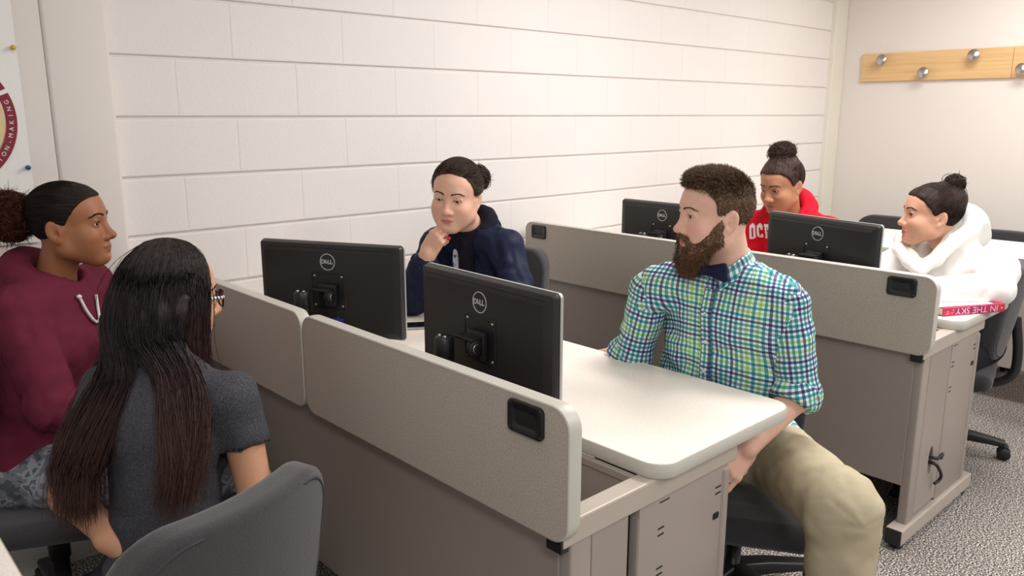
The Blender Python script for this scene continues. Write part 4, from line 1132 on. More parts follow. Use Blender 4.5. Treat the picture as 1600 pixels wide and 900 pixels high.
def wrinkle(V, F, bones, amp, seed=1, freq=28.0, joints=(), jr=.10, base=.35, fine=.25, ridge=.75):
    """folds running round each bone, stronger at the bends"""
    N = vnormals(V, F); best = np.full(len(V), 1e9); T = np.zeros(len(V)); A = np.zeros(len(V)); ID = np.zeros(len(V))
    for i, (a, b) in enumerate(bones):
        t, an, d = seg_param(V, np.array(a), np.array(b)); m = d < best; best[m] = d[m]; T[m] = t[m]; A[m] = an[m]; ID[m] = i
    Pn = np.stack([T*freq+.9*np.sin(A*1.0+ID), np.cos(A)*1.3+ID*7, np.sin(A)*1.3], 1)
    n1 = vnoise(Pn, seed); n1 = .45*n1+ridge*(np.abs(vnoise(Pn*A3(.75, 1, 1)+5.3, seed+3))*2-.75)
    w = np.full(len(V), base)
    for j in joints: w = w+np.exp(-(np.linalg.norm(V-np.array(j), axis=1)/jr)**2)
    n2 = fbm(V*22, seed+5, 2)
    return V+N*((n1*w*amp)+n2*amp*fine)[:, None]

def hairline(H, xs, zs, slope=.75):
    """keep what lies above a hairline given in the head frame (front x -> height z)"""
    xs = np.array(xs); zs = np.array(zs)
    def fn(X, Y, Z):
        px, py, pz = X-H.o[0], Y-H.o[1], Z-H.o[2]; R = H.R
        x = (px*R[0, 0]+py*R[1, 0]+pz*R[2, 0])/H.s; z = (px*R[0, 2]+py*R[1, 2]+pz*R[2, 2])/H.s
        return (z-np.interp(x, xs, zs))*slope       # negative below the line -> removed
    return fn, H.o-.2, H.o+.2

CC, CR = A3(-.010, 0, .030), A3(.094, .0725, .081)
def hair_cap(H, th, xs, zs, res=.004, extra=(), w=1.0, noise=(0, 1), k=.006, sub=()):
    s = SDF(H.o-.19*H.s, H.o+.19*H.s, res)
    s.add(H.ell(CC, CR*A3(1, w, 1)+th), 0.0)
    s.add(H.ell((0.028, 0, 0.040), (0.058+th*.9, 0.062*w+th, 0.052+th)), 0.03)
    for pr, kk in extra: s.add(pr, kk)
    s.sub(hairline(H, xs, zs), k)
    for pr, kk in sub: s.sub(pr, kk)
    V, F = s.mesh()
    if noise[0]:
        V = V+vnormals(V, F)*(noise[0]*fbm(V*noise[1], 3, 3))[:, None]
    return V, F

def comb(H, roots, target, n, step, lift=.0, rng=None, jit=.15, th=.004, w=1.0, drop=0.0):
    """strand paths that hug the skull from each root towards a target point (head frame)"""
    L = H.loc(roots); P = [L]; tgt = np.array(target); r = CR*A3(1, w, 1)+th
    j = rng.normal(0, jit, L.shape)
    for i in range(n):
        d = tgt-P[-1]; d /= np.linalg.norm(d, axis=1, keepdims=True)+1e-9; d = d+j; p = P[-1]+d*step
        q = (p-CC)/r; m = np.linalg.norm(q, axis=1, keepdims=True)
        p = np.where(m < 1+lift*i/n, CC+q/m*r*(1+lift*(i+1)/n), p); P.append(p)
    P = np.stack(P, 1)
    return np.einsum('ij,nmj->nmi', H.R, P*H.s)+H.o

def bun(H, c, r, mats, parent, base, seed=5, n=260, frizz=.12, squash=(1, 1, 1), rs=.0011, noise=.12, res=.005, turns=.8, fly=60):
    """knot of hair: lumpy core, coils wound round it, stray ends"""
    rng = np.random.default_rng(seed); c = np.array(c); sq = np.array(squash)
    s = SDF(H.p(*c)-r*1.7, H.p(*c)+r*1.7, res); s.add(ell(H.p(*c), A3(*(r*.9*sq))*H.s, H.R), 0)
    V, F = s.mesh(); V = V+vnormals(V, F)*(r*noise*fbm(V*(1.6/r), seed, 3))[:, None]
    P = []
    for i in range(n):
        a = unit(rng.normal(size=3)); b = unit(np.cross(a, rng.normal(size=3))); t0 = rng.random()*6.3; t = t0+np.linspace(0, turns*(.5+rng.random())*PI, 9)
        rr = r*(.93+frizz*rng.random()+.05*np.sin(t*3+rng.random()*6))
        tilt = rng.normal(0, .25)
        q = (np.cos(t)[:, None]*a+np.sin(t)[:, None]*b+tilt*np.cross(a, b))*rr[:, None]*sq; P.append(q+c)
    for i in range(fly):
        a = unit(rng.normal(size=3)); q0 = a*r*sq; d = unit(a+rng.normal(0, .6, 3)); b = rng.normal(0, .5, 3); t = np.linspace(0, 1, 9)[:, None]
        P.append(c+q0+d*t*r*(.15+frizz*2*rng.random())+b*t*t*r*.25)
    P = np.array(P); P = np.einsum('ij,nmj->nmi', H.R, P*H.s)+H.o
    V2, F2 = strands(P, np.full(len(P), rs)*(.6+.6*rng.random(len(P))))
    return np_mesh('hair_bun', *merge((V, F), (V2, F2)), mats, parent, base)

def comb_coord(H, V, target):
    L = H.loc(V)-CC; ax = unit(np.array(target)-CC); e1 = unit(np.cross(ax, A3(0.3, 1, .2))); e2 = np.cross(ax, e1)
    an = np.arctan2(L@e2, L@e1); return np.stack([np.cos(an)*22, np.sin(an)*22, (L@ax)*14], 1)
def scalp_hair(H, V, F, n, target, mats, parent, base, steps=8, step=.014, seed=1, r=.0009, th=.006, jit=.12, w=1.0, lift=.03, extra=None, fly=0, name='hair'):
    """combed-back hair: cap plus strands that leave the visible side of the cap"""
    rng = np.random.default_rng(seed); q = np.linalg.norm((H.loc(V)-CC)/(CR*A3(1, w, 1)+th), axis=1); ok = np.flatnonzero(q > .95)
    idx = ok[rng.integers(0, len(ok), n)]; P = comb(H, V[idx], target, steps, step, lift, rng, jit, th, w)
    parts = [(V, F), strands(P, r*(.6+.7*rng.random(n)))]
    if fly:
        idx = ok[rng.integers(0, len(ok), fly)]; N = vnormals(V, F)[idx]; R0 = V[idx]; tg = (H.p(*target)-R0); tg /= np.linalg.norm(tg, axis=1, keepdims=True); d = N*.35+tg+rng.normal(0, .35, N.shape); c = rng.normal(0, .5, N.shape)-N*.3; t = np.linspace(0, 1, 7)[None, :, None]
        P2 = R0[:, None]+(d[:, None]*t+c[:, None]*t*t)*(.010+.022*rng.random(fly))[:, None, None]; parts.append(strands(P2, np.full(fly, .0003)))
    if extra: parts += extra
    Vm, Fm = merge(*parts)
    return np_mesh(name, Vm, Fm, mats, parent, base, attrs={'comb': comb_coord(H, Vm, target)})

def shell_mesh(name, prims, lo, hi, h, mats, parent, base, k=.02, subs=(), bones=None, amp=0, seed=1, joints=(), freq=28, clips=(), attrs=None, jr=.10, fine=.25, basew=.35):
    s = SDF(lo, hi, h)
    for p in prims: s.add(p[0], p[1]) if isinstance(p[0], tuple) else s.add(p, k)
    for p, kk in subs: s.sub(p, kk)
    for n, p, kk in clips: s.clip(n, p, kk)
    V, F = s.mesh(); V0 = V
    if bones: V = wrinkle(V, F, bones, amp, seed, freq, joints, jr, basew, fine)
    at = attrs(V0) if attrs else None
    return np_mesh(name, V, F, mats, parent, base, attrs=at)

def cloth_mat(name, col, rough=.85, weave=420, strength=.35, sheen=.3, vary=.08):
    m = nmat(name, col, rough, spec=.12, sheen=0.0, bump=(weave, strength, .002), vary=(26, vary)); return m
def trousers(J, mats, parent, base, sc=1.0, o=.012, h=.009, amp=.010, seed=3, name='trousers', r=(.090, .070, .066, .054), long=.93, attrs=None, shoes=True, shoemat=None):
    R = spine_R(J); keys = ['pelvis', 'hipL', 'hipR', 'knL', 'knR', 'anL', 'anR']; lo, hi = bounds([J[k] for k in keys], .17); lo[2] = .02
    s = SDF(lo, hi, h); P = J['pelvis']
    s.add(ell(P+A3(0, 0, .0), (.120*sc+o, .165*sc+o, .115*sc+o), R), .03)
    for q in ('L', 'R'): leg_prims(s, J, q, o, .035, sc, long, r)
    V, F = s.mesh(); V0 = V
    V = wrinkle(V, F, [(J['hip'+q], J['kn'+q]) for q in 'LR']+[(J['kn'+q], J['an'+q]) for q in 'LR'], amp, seed, 20, [J['hipL'], J['hipR'], J['knL'], J['knR']], .12, .35, .15, .2)
    o_ = np_mesh(name, V, F, mats, parent, base, attrs=attrs(V0) if attrs else None)
    if shoes:
        for q in 'LR': shoe_obj(J['an'+q], (J['kn'+q]-J['hip'+q])[:2], shoemat or M['black_soft'], parent, base, None)
    return o_

def seated_legs(J, fwd, kneez=.50, spread=.10, thigh=.44, foot=.06):
    f = unit(A3(fwd[0], fwd[1], 0)); _, l = torso_frame(J); P = J['pelvis']
    for q, y in (('L', 1), ('R', -1)):
        J['hip'+q] = P+l*y*.088+A3(0, 0, -.01); k = J['hip'+q]+f*thigh+l*y*spread*.3; k[2] = kneez; J['kn'+q] = k
        a = k+f*foot; a[2] = .085; J['an'+q] = a
    return J

def person(label, base):
    return empty('person', base, label, 'person')
def Jd(**k): return {a: np.array(b, float) for a, b in k.items()}
def hd(w, d, n, **k): return dict(w=np.array(w, float), d=unit(d), n=np.array(n, float), **k)
# ================================================================ the bearded man
def plaid_material(name):
    m = bpy.data.materials.new(name); m.use_nodes = True; nt = m.node_tree; b = nt.nodes['Principled BSDF']; b.inputs['Roughness'].default_value = .8; b.inputs['Specular IOR Level'].default_value = .2
    at = nt.nodes.new('ShaderNodeAttribute'); at.attribute_name = 'weave'
    sx = nt.nodes.new('ShaderNodeSeparateXYZ'); nt.links.new(at.outputs['Vector'], sx.inputs[0])
    Wt, TE, NA, LI, GR = srgb(244, 247, 246), srgb(40, 160, 172), srgb(62, 66, 138), srgb(176, 222, 138), srgb(128, 168, 168)
    seqs = ([NA, TE, NA, TE, TE, NA, TE, GR, LI, TE, LI, TE], [TE, NA, TE, GR, TE, NA, TE, LI, TE, LI, GR, NA])
    out = []
    for q, seq in enumerate(seqs):
        mu = nt.nodes.new('ShaderNodeMath'); mu.operation = 'MULTIPLY'; mu.inputs[1].default_value = 1/(len(seq)*.0142)
        nt.links.new(sx.outputs[q], mu.inputs[0]); fr = nt.nodes.new('ShaderNodeMath'); fr.operation = 'FRACT'; nt.links.new(mu.outputs[0], fr.inputs[0])
        cr = nt.nodes.new('ShaderNodeValToRGB'); cr.color_ramp.interpolation = 'CONSTANT'; e = cr.color_ramp.elements; n = len(seq)*2
        while len(e) < n: e.new(.5)
        for i in range(n): e[i].position = i/n+(.04/n if i % 2 else 0); e[i].color = (*(seq[i//2] if i % 2 == 0 else Wt), 1)
        nt.links.new(fr.outputs[0], cr.inputs[0])
        mx = nt.nodes.new('ShaderNodeMix'); mx.data_type = 'RGBA'; mx.inputs[0].default_value = .86; mx.inputs[6].default_value = (*Wt, 1); nt.links.new(cr.outputs[0], mx.inputs[7]); out.append(mx)
    mm = nt.nodes.new('ShaderNodeMix'); mm.data_type = 'RGBA'; mm.blend_type = 'MULTIPLY'; mm.inputs[0].default_value = 1.0
    nt.links.new(out[0].outputs[2], mm.inputs[6]); nt.links.new(out[1].outputs[2], mm.inputs[7]); nt.links.new(mm.outputs[2], b.inputs['Base Color'])
    tc = nt.nodes.new('ShaderNodeTexCoord'); nz = nt.nodes.new('ShaderNodeTexNoise'); nz.inputs['Scale'].default_value = 32; nz.inputs['Detail'].default_value = 3; nt.links.new(tc.outputs['Object'], nz.inputs['Vector'])
    bp = nt.nodes.new('ShaderNodeBump'); bp.inputs['Strength'].default_value = .35; bp.inputs['Distance'].default_value = .01; nt.links.new(nz.outputs[0], bp.inputs['Height']); nt.links.new(bp.outputs[0], b.inputs['Normal'])
    return m

def build_man():
    base = A3(.98, -1.71, 0.0)
    root = person('bearded man in checked shirt, navy bow tie and khaki trousers seated at the near desk', base)
    H = Frame((.803, -1.681, 1.243), (-.848, .529), 0, 0, 1.02)
    J = Jd(twist=(-17, 0, 0), neck=(.850, -1.700, 1.095), pelvis=(.965, -1.690, .535), shL=(.880, -1.872, 1.022), shR=(.762, -1.505, 1.018), elL=(.900, -1.915, .760), wrL=(.700, -1.882, .655),
           elR=(.768, -1.445, .792), wrR=(.792, -1.215, .708), hipL=(.975, -1.815, .530), hipR=(.960, -1.620, .52), knL=(.742, -2.130, .555), knR=(.56, -1.60, .54), anL=(.735, -2.165, .085), anR=(.52, -1.62, .085))
    browm = hair_mat('brow_brown', srgb(84, 60, 44), srgb(110, 80, 58))
    g = dict(jaw=1.03, cheek=.95, nose=1.05, lip=.9, open=.0042, iris=eye_mats(srgb(96, 110, 112)), browmat=browm, browt=1.0, browz=-.002, lipc=srgb(196, 116, 108), lashw=.6, look=(1, .15, -.05), blush=srgb(222, 158, 142))
    hands = dict(L=hd(J['wrL'], (-.72, .06, -.62), (.1, -.75, .55), curl=(30, 34, 38, 42), res=.0042), R=hd(J['wrR'], (-.2, .75, -.5), (.2, .4, .9), res=.006))
    Vh = make_body(J, H, g, srgb(224, 178, 158), root, base, 1.04, hands, 1.05, .056)
    # trousers and shoes
    kh = cloth_mat('khaki_cotton', srgb(182, 170, 144), .85, 500, .25, .2, .05)
    trousers(J, kh, root, base, 1.02, .012, .0075, .013, 4, r=(.094, .076, .072, .070), shoemat=nmat('brown_leather', srgb(70, 48, 36), .4))
    bl = MB()
    # side seam of the near leg
    a, k_, an = J['hipL'], J['knL'], J['anL']
    # shirt -------------------------------------------------------------
    plaid = plaid_material('checked_cotton'); R = spine_R(J)
    P0 = J['pelvis']
    def tattr(V):
        L = (V-P0)@R; return {'weave': np.stack([L[:, 1]*1.04+np.sign(L[:, 1])*np.maximum(.06-L[:, 0], 0)*.35*(np.abs(L[:, 1]) > .10), L[:, 2]-.55*np.abs(L[:, 0])+.004*np.sin(L[:, 1]*18), 0*L[:, 0]], 1)}
    lo, hi = bounds([J['pelvis'], J['neck'], J['shL'], J['shR']], .24)
    s = SDF(lo, hi, .0075); torso_prims(s, J, .008, 1.03, 0, .045, 1.32, .014, 1.05)
    s.add(ell(P0+R[:, 2]*.22-R[:, 1]*.072+R[:, 0]*.035, (.105, .125, .20), R), .05)
    for q in 'LR': s.add(cap(J['sh'+q]*.9+J['neck']*.1-A3(0, 0, .012), J['sh'+q]+(J['el'+q]-J['sh'+q])*.18, .052, .056), .03)
    s.sub(cap(J['neck']+R[:, 2]*.02, J['neck']+R[:, 2]*.2+R[:, 0]*.02, .050, .06), .012)
    V, F = s.mesh(); V0 = V
    V = wrinkle(V, F, [(P0-R[:, 2]*.1, J['neck'])], .010, 7, 16, [P0+R[:, 2]*.12, P0+R[:, 2]*.2+R[:, 1]*.12, P0+R[:, 2]*.2-R[:, 1]*.12], .16, .25, .55)
    shirt = np_mesh('shirt', V, F, plaid, root, base, attrs=tattr(V0))
    for q in 'LR':
        a, b, c = J['sh'+q], J['el'+q], J['wr'+q]; cutp = b+(c-b)*.16
        def sattr(V, a=a, b=b):
            t, an, d = seg_param(V, a, b); return {'weave': np.stack([an*.058, t, 0*t], 1)}
        lo, hi = bounds([a, b, cutp], .11)
        d2 = unit(unit(c-b)*.75+unit(b-a)*.5)
        prims = [(cap(a+(b-a)*.05, b, .061, .058), .03), (cap(b, b+(c-b)*.35, .060, .056), .02)]
        sl = shell_mesh('sleeve', prims, lo, hi, .0065, plaid, shirt, (0, 0, 0), clips=[(d2, cutp, .004)], bones=[(a, b)], amp=.0065, seed=11, joints=[b, a+(b-a)*.25], jr=.09, freq=30, attrs=sattr)
        for v in (sl.data,):
            co = np.empty(len(v.vertices)*3, np.float32); v.vertices.foreach_get('co', co); co = co.reshape(-1, 3)-base.astype(np.float32); v.vertices.foreach_set('co', co.ravel()); v.update()
        cf = [(cap(cutp-d2*.055, cutp-d2*.004, .063, .064), .0)]
        cu = shell_mesh('rolled_cuff', cf, cutp-.14, cutp+.14, .005, plaid, shirt, base, clips=[(d2, cutp+d2*.006, .006), (-d2, cutp-d2*.055, .006)], bones=[(a, b)], amp=.003, seed=5, attrs=lambda V, a=a, b=b: {'weave': np.stack([seg_param(V, a, b)[1]*.062+.02, seg_param(V, a, b)[0]*1.0+.006, np.zeros(len(V))], 1)}, freq=40)
    # collar: standing band folded over, open at the front under the beard
    N = J['neck']; nx = unit(H.p(-.026, 0, -.05)-N); ff, ll = torso_frame(J); ff = unit(ff-nx*(ff@nx)); ll = np.cross(nx, ff)
    nA = 40; rings = []
    for (r, z, dz) in ((.060, .045, 0), (.063, .052, 0), (.068, .050, 0), (.079, .012, -.004), (.081, .004, -.006), (.078, .004, -.006)):
        ring = []
        for k in range(nA+1):
            th = -PI+.16+(2*PI-.32)*k/nA; th2 = th+PI; c_, s_ = math.cos(th2), math.sin(th2)
            fr = max(c_, 0)**2; tip = math.exp(-((abs(math.atan2(s_, c_))-.30)/.22)**2)
            z2 = z-.030*fr*(1 if z > .02 else .4)-(.022*tip if z < .02 else 0)
            ring.append(N+(ff*(c_*r*1.06+.004)+ll*s_*r)+nx*(z2-.012))
        rings.append(ring)
    # rotate so that the opening is at the front
    Vc = np.array(rings); nR, nK, _ = Vc.shape; Fc = [(i*nK+k, i*nK+k+1, (i+1)*nK+k+1, (i+1)*nK+k) for i in range(nR-1) for k in range(nK-1)]
    at = np.array([[k*.0102, i*.013+.02, 0] for i in range(nR) for k in range(nK)])
    col = np_mesh('collar', Vc.reshape(-1, 3), Fc, plaid, shirt, base, attrs={'weave': at})
    md = col.modifiers.new('solid', 'SOLIDIFY'); md.thickness = .002; ms = col.modifiers.new('sub', 'SUBSURF'); ms.levels = 1; ms.render_levels = 1
    # placket + buttons follow the front of the shirt
    L0 = (V-P0)@R; fr = np.abs(L0[:, 1]) < .012
    fr &= L0[:, 0] > 0
    def front(z): 
        m = fr & (np.abs(L0[:, 2]-z) < .014); x = L0[m, 0].max() if m.any() else .12; return P0+R@A3(x, 0, z)
    Lh = np.linalg.norm(J['neck']-P0); pl = []
    pm = MB(); zs = np.linspace(.10, Lh-.035, 16); 
    for z in zs: pl.append(front(z))
    for i in range(len(pl)-1):
        a, b = pl[i], pl[i+1]; w = R[:, 1]*.015; o_ = R[:, 0]*.003; o0 = -R[:, 0]*.012
        pm.add([a-w+o0, a-w+o_, a+w+o_, a+w+o0, b-w+o0, b-w+o_, b+w+o_, b+w+o0], [(0, 1, 5, 4), (1, 2, 6, 5), (2, 3, 7, 6)], 0, False)
    po = pm.build('placket', plaid, shirt, -base, fix=False, auto=50)
    vv = np.empty(len(po.data.vertices)*3); po.data.vertices.foreach_get('co', vv); Lp = (vv.reshape(-1, 3)-P0)@R
    att = po.data.attributes.new('weave', 'FLOAT_VECTOR', 'POINT'); att.data.foreach_set('vector', np.stack([Lp[:, 1]+.02, Lp[:, 2]-.55*Lp[:, 0]+.006, Lp[:, 2]*0], 1).astype(np.float32).ravel())
    btm = nmat('pearl_button', srgb(236, 236, 226), .25)
    for z in np.linspace(.14, Lh-.10, 5):
        c = front(z)+R[:, 0]*.003
        bt = MB().lathe([(0.0, .0005), (.0035, .0008), (.0052, .0022), (.0055, .0012), (.0055, -.001)], c, R[:, 0], 18).build('button', btm, shirt, -base)
    # bow tie
    nav = cloth_mat('navy_silk', srgb(30, 32, 58), .6, 700, .2, .1, .05)
    bc = N+ff*.090+nx*.024-ll*.006; bx = unit(ff+nx*.15); bu = unit(nx-bx*(nx@bx)); bl_ = np.cross(bu, bx)
    Rb = np.stack([bx, bl_, bu], 1); pr = [(rbox(bc+bx*.010, (.011, .011, .013), .006, Rb), .0)]
    for y in (1, -1):
        for t in np.linspace(.012, .055, 6): pr.append((rbox(bc+bl_*y*t+bx*(.006-.004*t/.05)+bu*(-.06*t*(1 if y > 0 else .6)), (.0075, .007, .010+.016*(t/.055)), .005, Rb), .006))
    shell_mesh('bow_tie', pr, bc-.09, bc+.09, .0028, nav, root, base, bones=[(bc-bl_*.06, bc+bl_*.06)], amp=.0016, freq=90, seed=2)
    # hair ---------------------------------------------------------------
    hm = hair_mat('hair_brown', srgb(68, 52, 42), srgb(124, 98, 76), .6, 200)
    xs = [-.13, -.085, -.06, -.035, -.02, -.005, .010, .022, .03, .048, .062, .072, .1]; zs = [-.062, -.062, -.055, -.040, .012, .016, -.020, -.020, .034, .060, .078, .086, .088]
    V, F = hair_cap(H, .004, xs, zs, .0036, extra=[(H.ell((.008, 0, .074), (.070, .056, .044)), .02), (H.ell((.036, 0, .088), (.038, .046, .026)), .015)], noise=(.002, 60))
    rng = np.random.default_rng(4); n = 11000; idx = rng.integers(0, len(V), n); Nn = vnormals(V, F)[idx]; Lr = H.loc(V[idx])
    top = sstep(.045, .09, Lr[:, 2]); ln = .0045+.015*top+.004*rng.random(n)
    d = Nn*(.5+.35*top)[:, None]+(H.R@A3(.55, 0, .15))[None]*(top*.9)[:, None]+(H.R@A3(-.5, 0, -.75))[None]*(1-top)[:, None]+rng.normal(0, .15, Nn.shape)
    d /= np.linalg.norm(d, axis=1, keepdims=True); t = np.linspace(0, 1, 5)[None, :, None]; bend = (H.R@A3(.3, 0, -.1))[None, None]*t*t*.4
    Pp = V[idx][:, None]-Nn[:, None]*.002+(d[:, None]*t+bend)*ln[:, None, None]
    np_mesh('hair', *merge((V, F), strands(Pp, np.full(n, .00075))), hm, root, base)
    # beard and moustache -------------------------------------------------
    bm_ = hair_mat('beard_brown', srgb(70, 50, 38), srgb(132, 101, 78), .6, 200)
    s = SDF(H.o-.2, H.o+.2, .0036)
    for y in (1, -1):
        s.add(H.cap((.010, y*.066, -.012), (.020, y*.062, -.060), .008, .014), .012); s.add(H.cap((.020, y*.060, -.060), (.058, y*.034, -.098), .017, .022), .02)
        s.add(H.cap((.096, y*.003, -.0545), (.086, y*.026, -.064), .0070, .0062), .006); s.add(H.cap((.086, y*.026, -.064), (.074, y*.034, -.092), .0075, .014), .012)
    for y in (1, -1):
        s.add(H.cap((.014, y*.068, -.022), (.050, y*.050, -.060), .009, .013), .012); s.add(H.cap((.050, y*.050, -.060), (.076, y*.032, -.080), .013, .010), .012)
    s.add(H.ell((.062, 0, -.108), (.036, .040, .036)), .02); s.add(H.ell((.066, 0, -.126), (.027, .031, .030)), .02)
    s.sub(H.ell((.098, 0, -.0695), (.016, .0205, .0078)), .004)
    V, F = s.mesh(); V = V+vnormals(V, F)*(.0035*fbm(V*70, 9, 3))[:, None]
    n = 8000; idx = rng.integers(0, len(V), n); Nn = vnormals(V, F)[idx]; Lr = H.loc(V[idx]); low = sstep(-.05, -.12, Lr[:, 2])
    dl = A3(.15, 0, -1)[None]+np.stack([Lr[:, 0]*0, np.sign(Lr[:, 1])*.25*(Lr[:, 2] > -.075), Lr[:, 0]*0], 1); d = dl@H.R.T+Nn*.35+rng.normal(0, .25, Nn.shape); d /= np.linalg.norm(d, axis=1, keepdims=True)
    ln = (.006+.016*low)*(.5+.8*rng.random(n)); Pp = V[idx][:, None]-Nn[:, None]*.002+d[:, None]*t*ln[:, None, None]+rng.normal(0, .12, Nn.shape)[:, None]*t*t*ln[:, None, None]
    np_mesh('beard', *merge((V, F), strands(Pp, np.full(n, .0006))), bm_, root, base)
build_man()
# ================================================================ hooded sweatshirts and jackets
def hood_prims(J, f, l, u, r0=.020, r1=.036, rx=.080, ry=.092, zf=-.045, zb=.030, drape=True, dsc=1.0, cx=-.008):
    """soft roll round the neck, higher and thicker behind, hanging down the back"""
    N = J['neck']; n = 16; out = []; pts = []; rr = []
    for k in range(n+1):
        th = 2*PI*k/n; c, s_ = math.cos(th), math.sin(th); w = (1-c)/2
        pts.append(N+f*(c*rx+cx)+l*s_*ry+u*(zf+(zb-zf)*w)); rr.append(r0+(r1-r0)*w)
    for k in range(n): out.append((cap(pts[k], pts[k+1], rr[k], rr[k+1]), .018))
    if drape:
        out.append((ell(N-f*(.105)-u*.035, A3(.052, .105, .080)*dsc, np.stack([f, l, u], 1)), .035))
        out.append((ell(N-f*(.110)-u*.105, A3(.035, .060, .06)*dsc, np.stack([f, l, u], 1)), .035))
    return out
def sweatshirt(name, J, H, mats, root, base, o=.018, bust=.05, wide=1.0, sc=1.0, h=.0095, amp=.010, seed=3, hood=True, upto=.98, belly=0.0, sleeve_r=(.054, .046, .040), hoodkw=None, hem=True, neckhole=.054, fine=.3, extra=(), clipz=None, depth=1.0):
    R = spine_R(J); f, l, u = R[:, 0], R[:, 1], R[:, 2]; keys = ['pelvis', 'neck', 'shL', 'shR', 'elL', 'elR', 'wrL', 'wrR']
    lo, hi = bounds([J[k] for k in keys], .19); s = SDF(lo, hi, h)
    torso_prims(s, J, o, sc, bust, .045, wide, belly, depth)
    for q in 'LR': arm_prims(s, J, q, o*.75, .03, 1.0, upto, sleeve_r)
    if hem: s.add(ell(J['pelvis']+u*.0, (.108*sc+o+.004, .152*sc*wide+o+.004, .07), R), .02)
    hn = unit(H.p(-.026, 0, -.05)-J['neck'])
    if hood:
        for p, k in hood_prims(J, f, l, u, **(hoodkw or {})): s.add(p, k)
    for p, k in extra: s.add(p, k)
    s.sub(cap(J['neck']-u*.015+f*.006, J['neck']+hn*.14, neckhole, neckhole+.012), .012)
    s.clip(-u, J['pelvis']-u*.055, .012)
    for q in 'LR':
        d = unit(J['wr'+q]-J['el'+q]); 
    V, F = s.mesh(); V0 = V
    bones = [(J['pelvis']-u*.1, J['neck'])]+[(J['sh'+q], J['el'+q]) for q in 'LR']+[(J['el'+q], J['wr'+q]) for q in 'LR']
    V = wrinkle(V, F, bones, amp, seed, 22, [J['elL'], J['elR'], J['shL']*.8+J['elL']*.2, J['shR']*.8+J['elR']*.2, J['pelvis']+u*.10], .11, .25, fine)
    return np_mesh(name, V, F, mats, root, base), V, F

def snap(V, p, d):
    """point of the surface (vertices V) reached first along -d near the line through p"""
    d = unit(d); q = (V-p); t = q@d; r = np.linalg.norm(q-t[:, None]*d, axis=1); m = r < .014
    if not m.any(): return np.array(p)
    return np.array(p)+d*t[m].max()
def cord(V, pts, d, r, off=.003):
    return smooth_path([snap(V, p, d)+unit(d)*off for p in pts], 5)

